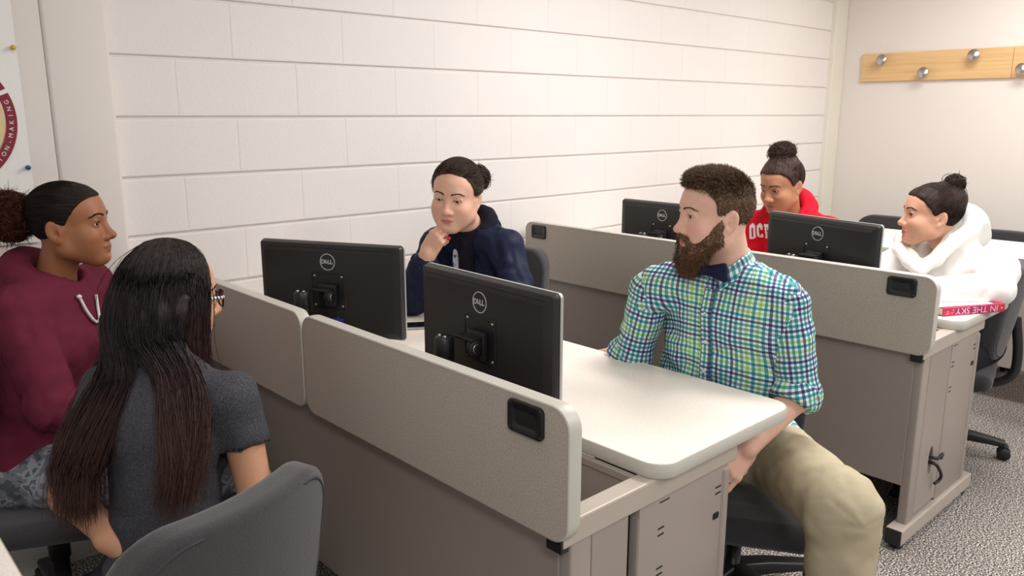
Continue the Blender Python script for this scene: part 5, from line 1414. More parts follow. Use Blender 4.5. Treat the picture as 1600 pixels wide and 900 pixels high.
def build_navy():
    base = A3(1.0, -.63, 0); root = person('person in navy quilted jacket resting chin on fist at the near desk', base)
    H = Frame((.684, -.697, 1.232), (-.838, -.546), -6, -6, 1.04)
    J = Jd(neck=(.772, -.690, 1.095), pelvis=(1.01, -.64, .55), shL=(.792, -.842, 1.045), shR=(.735, -.510, 1.030), elL=(.740, -.985, .842), wrL=(.610, -.830, .842),
           elR=(.575, -.560, .846), wrR=(.566, -.680, 1.030))
    seated_legs(J, (-.98, -.15))
    hm = hair_mat('hair_dark_brown', srgb(44, 33, 29), srgb(86, 65, 54), .5, 80, combed=True)
    g = dict(jaw=1.04, cheek=1.10, buccal=.025, nose=1.12, lip=1.05, open=.0030, gz=-.0018, lashw=1.0, iris=eye_mats(srgb(40, 28, 22)), browmat=hair_mat('brow_soft', srgb(70, 52, 44), srgb(96, 72, 60)), lipc=srgb(200, 116, 110), blush=srgb(226, 160, 142), smile=-.004, look=(1, 0, -.35))
    hands = dict(R=hd(J['wrR'], (.22, -.42, .80), (-.85, -.42, .25), curl=(72, 78, 80, 80), thumb=(.35, .6), res=.0036, sc=.92, ts=-1), L=hd(J['wrL'], (-.5, .8, -.02), (0, .1, 1), res=.006))
    Vb = make_body(J, H, g, srgb(226, 178, 154), root, base, .95, hands, .95, .047)
    nv = cloth_mat('navy_quilt', srgb(31, 37, 60), .55, 60, .5, .15, .1)
    jk, V, F = sweatshirt('jacket', J, H, nv, root, base, .012, .045, 1.0, .95, .0078, .009, 5, upto=.80, hood=False, fine=.5, extra=[(cap(J['neck']+(J['sh'+q]-J['neck'])*.35+A3(0, 0, .0), J['sh'+q]-A3(0, 0, .012), .056, .056), .03) for q in 'LR'])
    # turned-back cuff with a pale stud on the raised arm
    a, b = J['elR'], J['wrR']; d = unit(b-a); c = a+(b-a)*.76
    shell_mesh('cuff', [(cap(c-d*.035, c+d*.03, .046, .054), 0)], c-.12, c+.12, .0045, nv, jk, base, clips=[(d, c+d*.022, .004), (-d, c-d*.03, .004)], subs=[(cap(c+d*.012, c+d*.08, .040, .046), .003)], bones=[(a, b)], amp=.004, seed=3)
    st = unit(A3(-.75, -.62, .1)); MB().lathe([(0, .004), (.006, .003), (.0075, .0005), (.0075, -.003)], c+st*.050-d*.004, st, 18).build('stud', nmat('pearl_stud', srgb(225, 228, 235), .3), jk, -base)
    # dark knitted scarf and pale shirt front
    N = J['neck']; R = spine_R(J); f, l, u = R.T
    sc_ = cloth_mat('black_knit', srgb(30, 29, 38), .9, 200, .6, .2, .1)
    pts = [N+f*(.062*math.cos(t)-.004)+l*.068*math.sin(t)+u*(-.012-.022*math.cos(t)) for t in np.linspace(0, 2*PI, 15)]
    pr = [(cap(pts[i]+u*.030, pts[i+1]+u*.030, .026), .015) for i in range(14)]+[(cap(pts[i]-u*.005, pts[i+1]-u*.005, .028), .015) for i in range(14)]+[(cap(N+f*.075+l*.012-u*.02, N+f*.135+l*.02-u*.17, .028, .034), .02)]
    shell_mesh('scarf', pr, N-.26, N+.22, .007, sc_, root, base, bones=[(N-u*.2+f*.13, N+f*.08)], amp=.007, seed=4, freq=30)
    shell_mesh('shirt_front', [(cap(N+f*.075-l*.035-u*.05, N+f*.125-l*.045-u*.20, .020, .026), 0)], N-.3, N+.2, .008, speckle_mat('printed_cotton', [(.42, srgb(228, 230, 238)), (.55, srgb(214, 218, 232)), (.62, srgb(70, 84, 140))], 60, .8), root, base)
    tp = A3(.612, -.742, 1.090); s = SDF(tp-.03, tp+.03, .0016); s.add(ell(tp, (.0075, .0075, .0065)), 0); Vn, Fn = s.mesh(); np_mesh('painted_nail', Vn, Fn, nmat('red_varnish', srgb(204, 34, 44), .2), root, base)
    trousers(J, cloth_mat('black_denim', srgb(40, 42, 50), .85, 500, .3, .2, .08), root, base, .96, .010, .013, .008, 6)
    # hair: pulled back into a small knot
    xs = [-.13, -.06, -.035, -.018, -.004, .012, .028, .045, .060, .075, .1]; zs = [-.070, -.062, -.045, .008, .012, -.002, .020, .050, .074, .086, .092]
    V2, F2 = hair_cap(H, .004, xs, zs, .0036, noise=(.002, 50))
    scalp_hair(H, V2, F2, 3200, (-.105, .040, .050), hm, root, base, 9, .014, 2, .0010, .009, .16, 1.0, .10, fly=160)
    bun(H, (-.080, .048, .050), .040, hm, root, base, 3, 220, .22, fly=120, res=.004)
build_navy()

def build_red():
    base = A3(2.66, -1.03, 0); root = person('person in red hoodie with white letters and a tall topknot at the second desk', base)
    H = Frame((2.255, -1.086, 1.203), (-.986, .166), -16, 0, 1.03)
    J = Jd(neck=(2.345, -1.080, 1.065), pelvis=(2.66, -1.03, .54), shL=(2.390, -1.270, .985), shR=(2.310, -.895, .985), elL=(2.33, -1.365, .835), wrL=(2.13, -1.22, .835), elR=(2.27, -.875, .835), wrR=(2.10, -1.00, .835))
    seated_legs(J, (-.98, -.1))
    hm = hair_mat('hair_espresso', srgb(40, 28, 25), srgb(80, 58, 50), .5, 80, combed=True)
    g = dict(jaw=1.02, cheek=1.12, buccal=.026, nose=1.2, lip=1.25, open=.0036, gz=-.0008, iris=eye_mats(srgb(40, 26, 20)), browmat=hm, lipc=srgb(150, 88, 78), blush=srgb(176, 112, 84), smile=-.002, look=(1, 0, -.3))
    hands = dict(R=hd(J['wrR'], (-.9, .1, -.03), (0, 0, 1), res=.007), L=hd(J['wrL'], (-.9, .2, -.03), (0, 0, 1), res=.007))
    make_body(J, H, g, srgb(182, 128, 98), root, base, .97, hands, .97, .049)
    rd = cloth_mat('red_fleece', srgb(206, 30, 48), .9, 380, .3, .4, .05)
    hs, V, F = sweatshirt('hoodie', J, H, rd, root, base, .020, .05, 1.05, 1.0, .010, .009, 8, hoodkw=dict(r0=.022, r1=.038, zf=-.045, zb=.035))
    trousers(J, cloth_mat('grey_joggers', srgb(84, 84, 88), .9, 400, .3, .2, .06), root, base, .98, .010, .013, .008, 6)
    # white block letters across the chest
    R = spine_R(J); f, l, u = R.T; C = J['neck']-u*.135+f*.2
    lm = MB(); lw, lh, st = .027, .074, .0100
    def bar(x0, x1, y0, y1, n=4):
        nx = max(1, round(n*(x1-x0)/.04)); ny = max(1, round(n*(y1-y0)/.04)); G = [C+l*(x0+(x1-x0)*i/nx)+u*(y0+(y1-y0)*j/ny) for i in range(nx+1) for j in range(ny+1)]
        lm.add(G, [(i*(ny+1)+j, (i+1)*(ny+1)+j, (i+1)*(ny+1)+j+1, i*(ny+1)+j+1) for i in range(nx) for j in range(ny)])
    C = C-l*.155+u*.056; ch_ = .008
    for k, letter in enumerate('OCE'):
        x = k*(lw+.0060)
        def B_(a, b, c_, d): bar(x+a, x+b, c_, d)
        if letter in 'OC':
            B_(0, st, ch_, lh-ch_); B_(ch_, lw-ch_, 0, st); B_(ch_, lw-ch_, lh-st, lh); B_(.003, ch_+.006, .004, ch_+.008); B_(.003, ch_+.006, lh-ch_-.008, lh-.004); B_(lw-ch_-.006, lw-.003, .004, ch_+.008); B_(lw-ch_-.006, lw-.003, lh-ch_-.008, lh-.004)
            if letter == 'O': B_(lw-st, lw, ch_, lh-ch_)
            else: B_(lw-st, lw, ch_, .026); B_(lw-st, lw, lh-.026, lh-ch_)
        else:
            B_(.004, .004+st, 0, lh); B_(0, lw, 0, st); B_(0, lw, lh-st, lh); B_(.004, lw-.010, lh/2-st/2, lh/2+st/2); B_(lw-.010, lw, 0, .024); B_(lw-.010, lw, lh-.024, lh)
    vv = np.array(lm.v); out = []
    mk = (np.abs((V-J['neck'])@l) < .185) & ((V-J['neck'])@f < .19) & ((V-J['neck'])@u > -.28); tree = BVHTree.FromPolygons([tuple(p) for p in V], [tuple(map(int, q)) for q in F[mk[F].all(1)]])
    for p in vv:
        hit = tree.ray_cast(Vector(p+f*.5), Vector(-f)); out.append((np.array(hit[0]) if hit[0] is not None else p)+f*.006)
    lm.v = [tuple(p) for p in out]
    lm.build('lettering', nmat('white_print', srgb(240, 236, 238), .6), hs, -base)
    xs = [-.13, -.06, -.035, -.018, -.004, .012, .028, .045, .060, .075, .1]; zs = [-.075, -.066, -.05, .006, .010, -.004, .026, .052, .066, .072, .078]
    V2, F2 = hair_cap(H, .008, xs, zs, .0038, extra=[(H.ell((-.02, 0, .088), (.066, .060, .040)), .025)], noise=(.002, 50))
    scalp_hair(H, V2, F2, 2200, (-.035, 0, .150), hm, root, base, 9, .014, 2, .0010, .008, .10, 1.0, .06, fly=80)
    bun(H, (-.040, -.012, .132), .050, hm, root, base, 7, 300, .14, fly=40, squash=(1.1, 1.15, .85), res=.004)
build_red()

def build_white():
    base = A3(2.74, -1.73, 0); root = person('person in white fleece-lined hoodie with a dark bun leaning on the second desk', base)
    H = Frame((2.300, -1.715, 1.120), (-.640, .770), 2, 0, 1.05)
    J = Jd(neck=(2.400, -1.775, .965), pelvis=(2.74, -1.74, .53), shL=(2.430, -1.945, .905), shR=(2.430, -1.585, .905), elL=(2.300, -1.972, .855), wrL=(2.07, -1.800, .850), elR=(2.30, -1.52, .845), wrR=(2.08, -1.62, .845))
    seated_legs(J, (-.98, .1))
    hm = hair_mat('hair_black_brown', srgb(32, 24, 23), srgb(68, 50, 44), .5, 80, combed=True)
    g = dict(jaw=1.0, cheek=1.15, buccal=.027, nose=1.05, lip=1.1, open=.0044, iris=eye_mats(srgb(44, 30, 22)), browmat=hm, lipc=srgb(186, 112, 102), blush=srgb(214, 146, 122), look=(1, .3, -.05))
    hands = dict(R=hd(J['wrR'], (-.85, -.3, -.02), (0, 0, 1), res=.007), L=hd(J['wrL'], (-.8, .5, -.02), (0, 0, 1), res=.006))
    make_body(J, H, g, srgb(212, 160, 132), root, base, .97, hands, .97, .052)
    wf = cloth_mat('white_fleece', srgb(238, 236, 233), .92, 300, .3, .3, .02)
    R = spine_R(J); f, l, u = R.T; N = J['neck']; Rm = np.stack([f, l, u], 1)
    ring = [A3(*q) for q in ((2.262, -1.640, .992), (2.222, -1.690, .956), (2.196, -1.738, .930), (2.232, -1.775, .974), (2.309, -1.785, 1.042), (2.398, -1.786, 1.085), (2.491, -1.767, 1.109), (2.542, -1.708, 1.092), (2.458, -1.639, 1.060), (2.340, -1.628, 1.026))]
    cen = sum(ring)/len(ring); n = len(ring); hp_ = []
    for k in range(n):
        rad = [unit(A3(*(q-cen)[:2], 0)) for q in (ring[k], ring[(k+1) % n])]; back = [sstep(-.08, .12, (q-cen)@-f) for q in (ring[k], ring[(k+1) % n])]
        P_ = [q+r*(.020+.022*bk)-A3(0, 0, .018+.012*bk) for q, r, bk in zip((ring[k], ring[(k+1) % n]), rad, back)]
        hp_.append((cap(P_[0], P_[1], .024+.018*back[0], .024+.018*back[1]), .02))
    hp_ += [(ell(N-f*.135+u*.045, (.060, .095, .085), Rm), .035), (ell(N-f*.145-u*.03, (.055, .10, .085), Rm), .04), (cap(N-f*.03-u*.02, N+f*.10-u*.045, .080, .070), .03)]
    neck_cut = [(cap(cen-A3(0, 0, .02), H.p(-.01, 0, -.06), .060, .070), .012), (cap(ring[2]*.35+cen*.65-A3(0, 0, .012), ring[2]*.6+cen*.4+A3(0, 0, .10), .036, .05), .012), (cap(ring[6]*.4+cen*.6+A3(0, 0, .02), ring[6]*.4+cen*.6+A3(0, 0, .15), .05, .06), .012)]
    R_ = spine_R(J); keys = ['pelvis', 'neck', 'shL', 'shR', 'elL', 'elR', 'wrL', 'wrR']; lo, hi = bounds([J[k] for k in keys], .2); s = SDF(lo, hi, .0090)
    torso_prims(s, J, .018, 1.0, .05, .045, 1.05)
    for q in 'LR': arm_prims(s, J, q, .016, .035, 1.0, .97, (.058, .050, .040))
    for p_, k_ in hp_: s.add(p_, k_)
    for p_, k_ in neck_cut: s.sub(p_, k_)
    s.clip(-u, J['pelvis']-u*.05, .012)
    V, F = s.mesh(); bones = [(J['pelvis']-u*.1, N)]+[(J['sh'+q], J['el'+q]) for q in 'LR']+[(J['el'+q], J['wr'+q]) for q in 'LR']
    V = wrinkle(V, F, bones, .006, 12, 20, [J['shL']*.8+J['elL']*.2, J['elL']*.7+J['wrL']*.3], .10, .18, .3); hs = np_mesh('hoodie', V, F, wf, root, base)
    sh = cloth_mat('sherpa_lining', srgb(208, 196, 184), .98, 140, .9, .4, .06)
    shell_mesh('hood_lining', [(cap(ring[k], ring[(k+1) % n], .0165), .012) for k in range(n)], cen-.28, cen+.28, .0055, sh, hs, base, bones=[(N, N+u*.1)], amp=.003, seed=4, fine=1.2)
    trousers(J, cloth_mat('dark_leggings', srgb(36, 36, 42), .85, 500, .3, .2, .08), root, base, .98, .008, .012, .006, 6)
    # inner collar, zip and drawstrings
    shell_mesh('collar', [(cap(N+f*.055-u*.055, N+f*.068-l*.03-u*.015, .014, .012), .01), (cap(N+f*.055-u*.055, N+f*.062+l*.035-u*.01, .014, .012), .01), (cap(N+f*.06-u*.05, N+f*.085-u*.10, .03, .03), .02)], N-.2, N+.2, .006, nmat('grey_cotton', srgb(214, 210, 212), .8), root, base)
    zp = MB().tube(cord(V, [N+f*.3-u*z for z in (.085, .12, .16, .20)], f, .003), .0035, 6).build('zip', nmat('zip_grey', srgb(110, 108, 110), .35, metal=.6), hs, -base)
    MB().tube([snap(V, N+f*.3-u*.085, f)+f*.006, snap(V, N+f*.3-u*.115, f)+f*.008], [.004, .0055], 8).build('zip_pull', nmat('zip_dark', srgb(70, 68, 72), .35, metal=.7), hs, -base)
    for y in (1, -1):
        MB().tube(cord(V, [N+f*.3+l*y*.038-u*.075, N+f*.3+l*y*.042-u*.12, N+f*.3+l*y*.036-u*.18], f, .003, .004), .0036, 8).build('drawstring', nmat('cord_white', srgb(236, 232, 228), .8), hs, -base)
    xs = [-.13, -.06, -.035, -.018, -.004, .012, .028, .045, .060, .075, .1]; zs = [-.080, -.070, -.05, .010, .012, -.006, .020, .042, .058, .068, .075]
    V2, F2 = hair_cap(H, .007, xs, zs, .0038, extra=[(H.ell((-.05, 0, .06), (.07, .06, .055)), .025)], noise=(.002, 50))
    scalp_hair(H, V2, F2, 2400, (-.085, 0, .120), hm, root, base, 9, .014, 2, .0010, .008, .10, 1.0, .05, fly=110)
    bun(H, (-.072, -.01, .118), .036, hm, root, base, 11, 180, .14, fly=40, res=.004)
build_white()

def build_maroon():
    base = A3(-.62, -.37, 0); root = person('person in maroon hoodie and camouflage trousers with a large curly bun', base)
    H = Frame((-.486, -.405, 1.208), (.814, -.580), 3, 0, 1.04)
    J = Jd(neck=(-.530, -.362, 1.050), pelvis=(-.625, -.350, .520), shL=(-.400, -.235, .985), shR=(-.655, -.485, .990), elL=(-.340, -.300, .74), wrL=(-.30, -.48, .66), elR=(-.625, -.600, .745), wrR=(-.43, -.66, .665))
    seated_legs(J, (.75, -.66), .52)
    hm = hair_mat('hair_black', srgb(22, 17, 16), srgb(44, 34, 31), .55, 80, combed=True); hb = hair_mat('hair_auburn', srgb(44, 22, 18), srgb(104, 56, 42), .6, 60)
    g = dict(jaw=.97, cheek=1.05, buccal=.023, nose=1.12, lip=1.3, open=.0050, iris=eye_mats(srgb(36, 22, 16)), browmat=hm, lipc=srgb(150, 86, 76), blush=srgb(158, 96, 66), smile=.001, look=(1, -.35, 0))
    hands = dict(R=hd(J['wrR'], (.8, .0, -.2), (0, 0, 1), res=.007), L=hd(J['wrL'], (.5, -.6, -.2), (0, 0, 1), res=.007))
    make_body(J, H, g, srgb(160, 104, 72), root, base, .97, hands, .97, .049)
    mr = cloth_mat('maroon_fleece', srgb(106, 40, 58), .92, 380, .3, .45, .05)
    hs, V, F = sweatshirt('hoodie', J, H, mr, root, base, .020, .052, 1.02, 1.0, .0095, .010, 15, True, hoodkw=dict(r0=.022, r1=.036, rx=.086, ry=.096, zf=-.062, zb=.040, dsc=1.05), neckhole=.058)
    R = spine_R(J); f, l, u = R.T; N = J['neck']; wc = nmat('cord_white', srgb(228, 220, 216), .8)
    for y, ptsl in ((1, [(.035, .035), (.030, .085), (.022, .105)]), (-1, [(-.048, .035), (-.030, .075), (-.004, .105), (.016, .110)])):
        MB().tube(cord(V, [N+f*.3+l*a-u*b for a, b in ptsl], f, .003, .004), .0042, 8).build('drawstring', wc, hs, -base)
    for a, b in ((-.050, .032), (.020, .108)):
        c = snap(V, N+f*.3+l*a-u*b, f)+f*.004; MB().lathe([(0, -.007), (.006, -.004), (.0075, 0), (.006, .004), (0, .007)], c, u, 12).build('knot', wc, hs, -base)
    cm = speckle_mat('camouflage', [(.40, srgb(78, 82, 92)), (.401, srgb(112, 116, 126)), (.50, srgb(112, 116, 126)), (.501, srgb(150, 152, 160)), (.60, srgb(92, 96, 104))], 26, .85)
    cr = [n for n in cm.node_tree.nodes if n.type == 'VALTORGB'][0]; cr.color_ramp.interpolation = 'CONSTANT'
    trousers(J, cm, root, base, .98, .010, .010, .008, 6)
    xs = [-.13, -.06, -.035, -.018, -.004, .012, .028, .045, .060, .075, .1]; zs = [-.072, -.062, -.045, .004, .008, -.006, .022, .046, .062, .070, .075]
    V2, F2 = hair_cap(H, .005, xs, zs, .0036, noise=(.0012, 90))
    scalp_hair(H, V2, F2, 3000, (-.125, 0, .035), hm, root, base, 9, .014, 2, .0008, .005, .07, 1.0, .03, fly=120)
    bun(H, (-.146, -.004, .030), .060, hb, root, base, 21, 1500, .22, fly=700, rs=.0008, noise=.16, turns=.35, res=.005)
build_maroon()
# ================================================================ the person with long dark hair
def build_long():
    base = A3(-.60, -1.25, 0); root = person('person with long dark hair, glasses and a charcoal t-shirt seen from behind', base)
    H = Frame((-.462, -1.074, 1.108), (.999, -.039), -6, 0, 1.02)
    J = Jd(neck=(-.505, -1.130, .965), pelvis=(-.600, -1.250, .480), shL=(-.590, -.960, .890), shR=(-.412, -1.272, .900), elL=(-.705, -1.030, .680), wrL=(-.655, -1.190, .610), elR=(-.402, -1.328, .655), wrR=(-.310, -1.130, .620))
    seated_legs(J, (.55, .83), .47, .06, .38)
    hm = hair_mat('hair_long_dark', srgb(26, 19, 21), srgb(54, 41, 42), .5, 1.0, .3); nt = hm.node_tree; mp_ = nt.nodes.new('ShaderNodeMapping'); mp_.inputs['Scale'].default_value = (130, 130, 7); nzn = [q for q in nt.nodes if q.type == 'TEX_NOISE'][0]; tcn = [q for q in nt.nodes if q.type == 'TEX_COORD'][0]; nt.links.new(tcn.outputs['Object'], mp_.inputs[0]); nt.links.new(mp_.outputs[0], nzn.inputs['Vector']); bpn = nt.nodes.new('ShaderNodeBump'); bpn.inputs['Strength'].default_value = .8; bpn.inputs['Distance'].default_value = .004; nt.links.new(nzn.outputs[0], bpn.inputs['Height']); nt.links.new(bpn.outputs[0], nt.nodes['Principled BSDF'].inputs['Normal'])
    # lengths turn reddish brown towards the tips
    nt = hm.node_tree; b = nt.nodes['Principled BSDF']; at = nt.nodes.new('ShaderNodeAttribute'); at.attribute_name = 'along'
    old = b.inputs['Base Color'].links[0].from_socket; mx = nt.nodes.new('ShaderNodeMix'); mx.data_type = 'RGBA'; nt.links.new(at.outputs['Fac'], mx.inputs[0]); nt.links.new(old, mx.inputs[6]); mx.inputs[7].default_value = (*srgb(104, 66, 56), 1); nt.links.new(mx.outputs[2], b.inputs['Base Color'])
    g = dict(jaw=.95, cheek=1.05, nose=.95, lip=1.1, open=.0045, iris=eye_mats(srgb(40, 28, 20)), browmat=hm, lipc=srgb(190, 112, 100), blush=srgb(222, 158, 130))
    hands = dict(R=hd(J['wrR'], (.3, .8, -.2), (0, 0, 1), res=.006), L=hd(J['wrL'], (.62, -.55, -.25), (-.2, -.2, .9), curl=(25, 28, 30, 34), res=.0042, sc=.95))
    make_body(J, H, g, srgb(214, 160, 126), root, base, .93, hands, .95, .045)
    te = speckle_mat('heather_jersey', [(.35, srgb(50, 50, 56)), (.5, srgb(60, 60, 66)), (.68, srgb(80, 80, 85))], 320, .9)
    R = spine_R(J); f, l, u = R.T; N = J['neck']
    lo, hi = bounds([J['pelvis'], J['neck'], J['shL'], J['shR']], .22); s = SDF(lo, hi, .0080)
    torso_prims(s, J, .004, .95, .045, .04, .97)
    for q in 'LR': s.add(cap(J['sh'+q], J['sh'+q]+(J['el'+q]-J['sh'+q])*.5, .053, .054), .03)
    for q in 'LR':
        d = unit(J['el'+q]-J['sh'+q]); c = J['sh'+q]+(J['el'+q]-J['sh'+q])*.33
        s.sub(cap(c+d*.066, c+d*.20, .066, .07), .004)
    s.sub(cap(N+u*.012+f*.01, N+u*.2+f*.03, .060, .075), .012)
    V, F = s.mesh(); V = wrinkle(V, F, [(J['pelvis'], N)]+[(J['sh'+q], J['el'+q]) for q in 'LR'], .007, 9, 18, [J['pelvis']+u*.12], .14, .22, .4)
    np_mesh('t_shirt', V, F, te, root, base)
    jn = cloth_mat('dark_jeans', srgb(40, 42, 54), .85, 500, .3, .2, .08); trousers(J, jn, root, base, .95, .008, .011, .008, 6)
    # glasses: two rims, bridge, zebra-striped temples
    gm = nmat('glasses_black', srgb(24, 22, 24), .25); zm = bpy.data.materials.new('zebra_temple'); zm.use_nodes = True; zn = zm.node_tree; zb = zn.nodes['Principled BSDF']; zb.inputs['Roughness'].default_value = .3
    tc = zn.nodes.new('ShaderNodeTexCoord'); wv = zn.nodes.new('ShaderNodeTexWave'); wv.inputs['Scale'].default_value = 40; wv.inputs['Distortion'].default_value = 3; zn.links.new(tc.outputs['Object'], wv.inputs['Vector']); zr = zn.nodes.new('ShaderNodeValToRGB'); zr.color_ramp.interpolation = 'CONSTANT'
    zr.color_ramp.elements[0].color = (.01, .01, .012, 1); zr.color_ramp.elements[1].position = .55; zr.color_ramp.elements[1].color = (.85, .83, .8, 1); zn.links.new(wv.outputs[0], zr.inputs[0]); zn.links.new(zr.outputs[0], zb.inputs['Base Color'])
    gl = empty('glasses', (0, 0, 0)); gl.parent = root
    ln_ = bpy.data.materials.new('lens_glass'); ln_.use_nodes = True; lb = ln_.node_tree.nodes['Principled BSDF']; lb.inputs['Transmission Weight'].default_value = 1; lb.inputs['Roughness'].default_value = .02; lb.inputs['IOR'].default_value = 1.05
    for y in (1, -1):
        pts = []
        for k in range(29):
            th = 2*PI*k/28; pts.append(H.p(.1075-.010*((.033+.026*math.cos(th))/.06)**2, y*(.033+.026*abs(math.cos(th))**.8*np.sign(math.cos(th))), -.003+.0195*abs(math.sin(th))**.8*np.sign(math.sin(th))))
        MB().tube(pts, .0021, 8, False).build('rim', gm, gl, -base)
        lm = MB(); lm.add(pts[:-1], [tuple(range(28))]); lm.build('lens', ln_, gl, -base)
        MB().tube([H.p(.098, y*.060, .004), H.p(.090, y*.0705, .004), H.p(.04, y*.0745, .003), H.p(-.01, y*.0765, .002), H.p(-.03, y*.0755, -.012)], [.0034, .0040, .0036, .0026, .0022], 8).build('temple', zm, gl, -base)
    MB().tube([H.p(.1075, .008, .002), H.p(.110, 0, .005), H.p(.1075, -.008, .002)], .0022, 8).build('bridge', gm, gl, -base)
    # hair: guide locks from the crown over the head and down the back ----------
    rng = np.random.default_rng(8); hp = H.p; RG = []
    def G(*p): RG.append(np.array(p, float))
    cr = [(.045, 0, .122), (.030, 0, .128), (.005, 0, .131), (-.010, 0, .131), (-.030, 0, .128), (-.045, 0, .124), (-.055, 0, .120), (-.050, 0, .122), (-.020, 0, .130), (.020, 0, .130)]
    G(hp(*cr[0]), hp(.066, -.052, .078), hp(.056, -.082, .0), hp(.046, -.086, -.080), hp(.050, -.084, -.150), hp(.062, -.078, -.215))
    G(hp(*cr[1]), hp(.034, -.070, .074), hp(.022, -.090, .0), hp(.010, -.092, -.080), hp(.012, -.092, -.140), hp(.026, -.088, -.195))
    G(hp(*cr[2]), hp(-.005, -.080, .074), hp(-.015, -.096, .0), hp(-.030, -.098, -.085), A3(-.477, -1.215, .975), A3(-.490, -1.282, .900), A3(-.520, -1.330, .835), A3(-.547, -1.353, .787), A3(-.574, -1.362, .735))
    G(hp(*cr[3]), hp(-.040, -.076, .072), hp(-.052, -.092, .0), hp(-.064, -.096, -.085), A3(-.505, -1.208, .970), A3(-.528, -1.268, .900), A3(-.548, -1.322, .838), A3(-.565, -1.350, .785), A3(-.590, -1.360, .725))
    G(hp(*cr[4]), hp(-.075, -.058, .070), hp(-.088, -.072, .0), hp(-.100, -.078, -.085), A3(-.533, -1.192, .968), A3(-.556, -1.255, .900), A3(-.570, -1.312, .840), A3(-.585, -1.345, .790), A3(-.615, -1.352, .73))
    G(hp(*cr[5]), hp(-.098, -.025, .066), hp(-.115, -.030, .0), hp(-.128, -.035, -.085), A3(-.575, -1.135, .970), A3(-.625, -1.145, .885), A3(-.668, -1.160, .815), A3(-.695, -1.168, .755), A3(-.705, -1.185, .680))
    G(hp(*cr[6]), hp(-.102, .020, .065), hp(-.121, .022, .0), hp(-.134, .020, -.085), A3(-.585, -1.080, .970), A3(-.645, -1.085, .875), A3(-.690, -1.100, .805), A3(-.715, -1.115, .742), A3(-.722, -1.135, .655))
    G(hp(*cr[7]), hp(-.085, .060, .070), hp(-.100, .074, .0), hp(-.115, .078, -.085), A3(-.585, -1.020, .968), A3(-.650, -1.030, .868), A3(-.698, -1.052, .795), A3(-.722, -1.075, .735), A3(-.728, -1.100, .640))
    G(hp(*cr[8]), hp(-.030, .080, .075), hp(-.035, .096, .0), hp(-.055, .106, -.075), A3(-.575, -.955, .955), A3(-.645, -.960, .855), A3(-.695, -.990, .775), A3(-.718, -1.020, .715), A3(-.728, -1.055, .645))
    G(hp(*cr[9]), hp(.045, .070, .070), hp(.035, .088, .0), hp(.020, .092, -.080), hp(.010, .094, -.150), hp(.005, .094, -.22))
    def resample(P, m=24):
        P = np.array(smooth_path(P, 10)); d = np.r_[0, np.cumsum(np.linalg.norm(np.diff(P, axis=0), axis=1))]; t = np.linspace(0, d[-1], m); return np.stack([np.interp(t, d, P[:, i]) for i in range(3)], 1)
    Gs = np.array([resample(p) for p in RG]); nG = len(Gs)
    n = 8500; tq = rng.random(n)*(nG-1); i0 = np.minimum(tq.astype(int), nG-2); fr = tq-i0
    m = Gs.shape[1]; t = np.linspace(0, 1, m)[None, :, None]
    hard = ((i0 == 1) | (i0 == 4) | (i0 == nG-2))[:, None, None]; w_ = sstep(.22, .55, t)*hard
    ft = tq[:, None, None]-i0[:, None, None]; ft = ft*(1-w_)+np.round(ft)*w_; P = Gs[i0]*(1-ft)+Gs[i0+1]*ft
    nc = 170; cl = rng.integers(0, nc, n); co = rng.normal(0, .010, (nc, 1, 3)); cw = rng.normal(0, 1, (nc, 2, 3)); ph = rng.random((nc, 1, 1))*6
    wave = np.sin(t*11+ph[cl])*cw[cl][:, :1]*.0075*t**1.6
    P = P+rng.normal(0, .0040, (n, 1, 3))*np.minimum(.1+2*t, .35+t)+co[cl]*(t**1.3)*1.1+wave+rng.normal(0, .012, (n, 1, 3))*t**2.5
    Lc = np.einsum('nmj,jk->nmk', P-H.o, H.R)/H.s; q = (Lc-CC)/(CR+.014); mm = np.linalg.norm(q, axis=2, keepdims=True); out = 1+.035*rng.random((n, 1, 1))
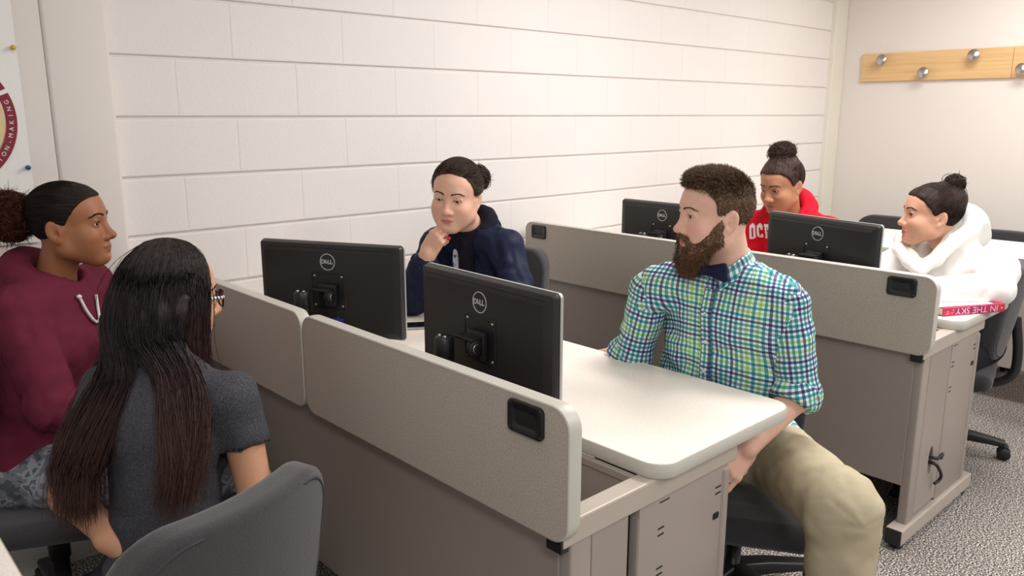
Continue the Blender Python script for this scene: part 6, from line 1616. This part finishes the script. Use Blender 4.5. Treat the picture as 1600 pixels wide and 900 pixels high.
    far = (Lc[..., 2:3] > .03) & (mm > out+.02); Lc = np.where((mm < out) | far, CC+q/mm*np.where(far, out+.02, out)*(CR+.014), Lc)
    for _ in range(4): Lc[:, 1:-1] = .5*Lc[:, 1:-1]+.25*(Lc[:, :-2]+Lc[:, 2:])
    P = np.einsum('ij,nmj->nmi', H.R, Lc*H.s)+H.o
    cut = .72+.28*rng.random(n)**.7; P = np.stack([np.stack([np.interp(np.linspace(0, c, m), np.linspace(0, 1, m), P[k, :, i]) for i in range(3)], 1) for k, c in enumerate(cut)])
    V3, F3 = strands(P, .00095*(.6+.7*rng.random(n)))
    al3 = np.repeat(np.clip((np.linspace(0, 1, m)[None]*np.ones((n, 1))-.50)/.45, 0, 1)*(.25+.75*rng.random((n, 1))), 3, axis=1).reshape(-1)*.9
    # stray hairs round the silhouette
    ns = 160; ii = rng.integers(0, n, ns); Ps = P[ii]+rng.normal(0, .010, (ns, 1, 3))*np.minimum(t*4, 1)+rng.normal(0, .014, (ns, 1, 3))*t; V5, F5 = strands(Ps, np.full(ns, .0004))
    # under-layer that the strands lie on: skull cap flowing into the lengths
    s = SDF(A3(-.86, -1.47, .58), A3(-.25, -.85, 1.32), .009)
    s.add(H.ell(CC, CR+.006), 0); s.add(H.ell((-.030, -.004, -.045), (.068, .074, .080)), .04)
    s.sub(hairline(H, [-.14, .0, .02, .04, .055, .07, .1], [-.15, -.13, -.10, -.02, .055, .074, .084]), .006)
    for k in (2, 3, 4, 5, 6, 7, 8):
        q = Gs[k]+f*.016
        for i in range(6, m-6): s.add(cap(q[i], q[i+1], .015*(1-.6*(i-6)/(m-6)), .015*(1-.6*(i-5)/(m-6))), .02)
    V4, F4 = s.mesh(); V4 = V4+vnormals(V4, F4)*(.003*fbm(V4*A3(60, 60, 10), 2, 2))[:, None]
    al4 = np.clip((.80-V4[:, 2])/.18, 0, 1)*.5
    V, F = merge((V3, F3), (V4, F4), (V5, F5)); al = np.r_[al3, al4, np.zeros(len(V5))]
    np_mesh('hair', V, F, hm, root, base, attrs={'along': al})
build_long()
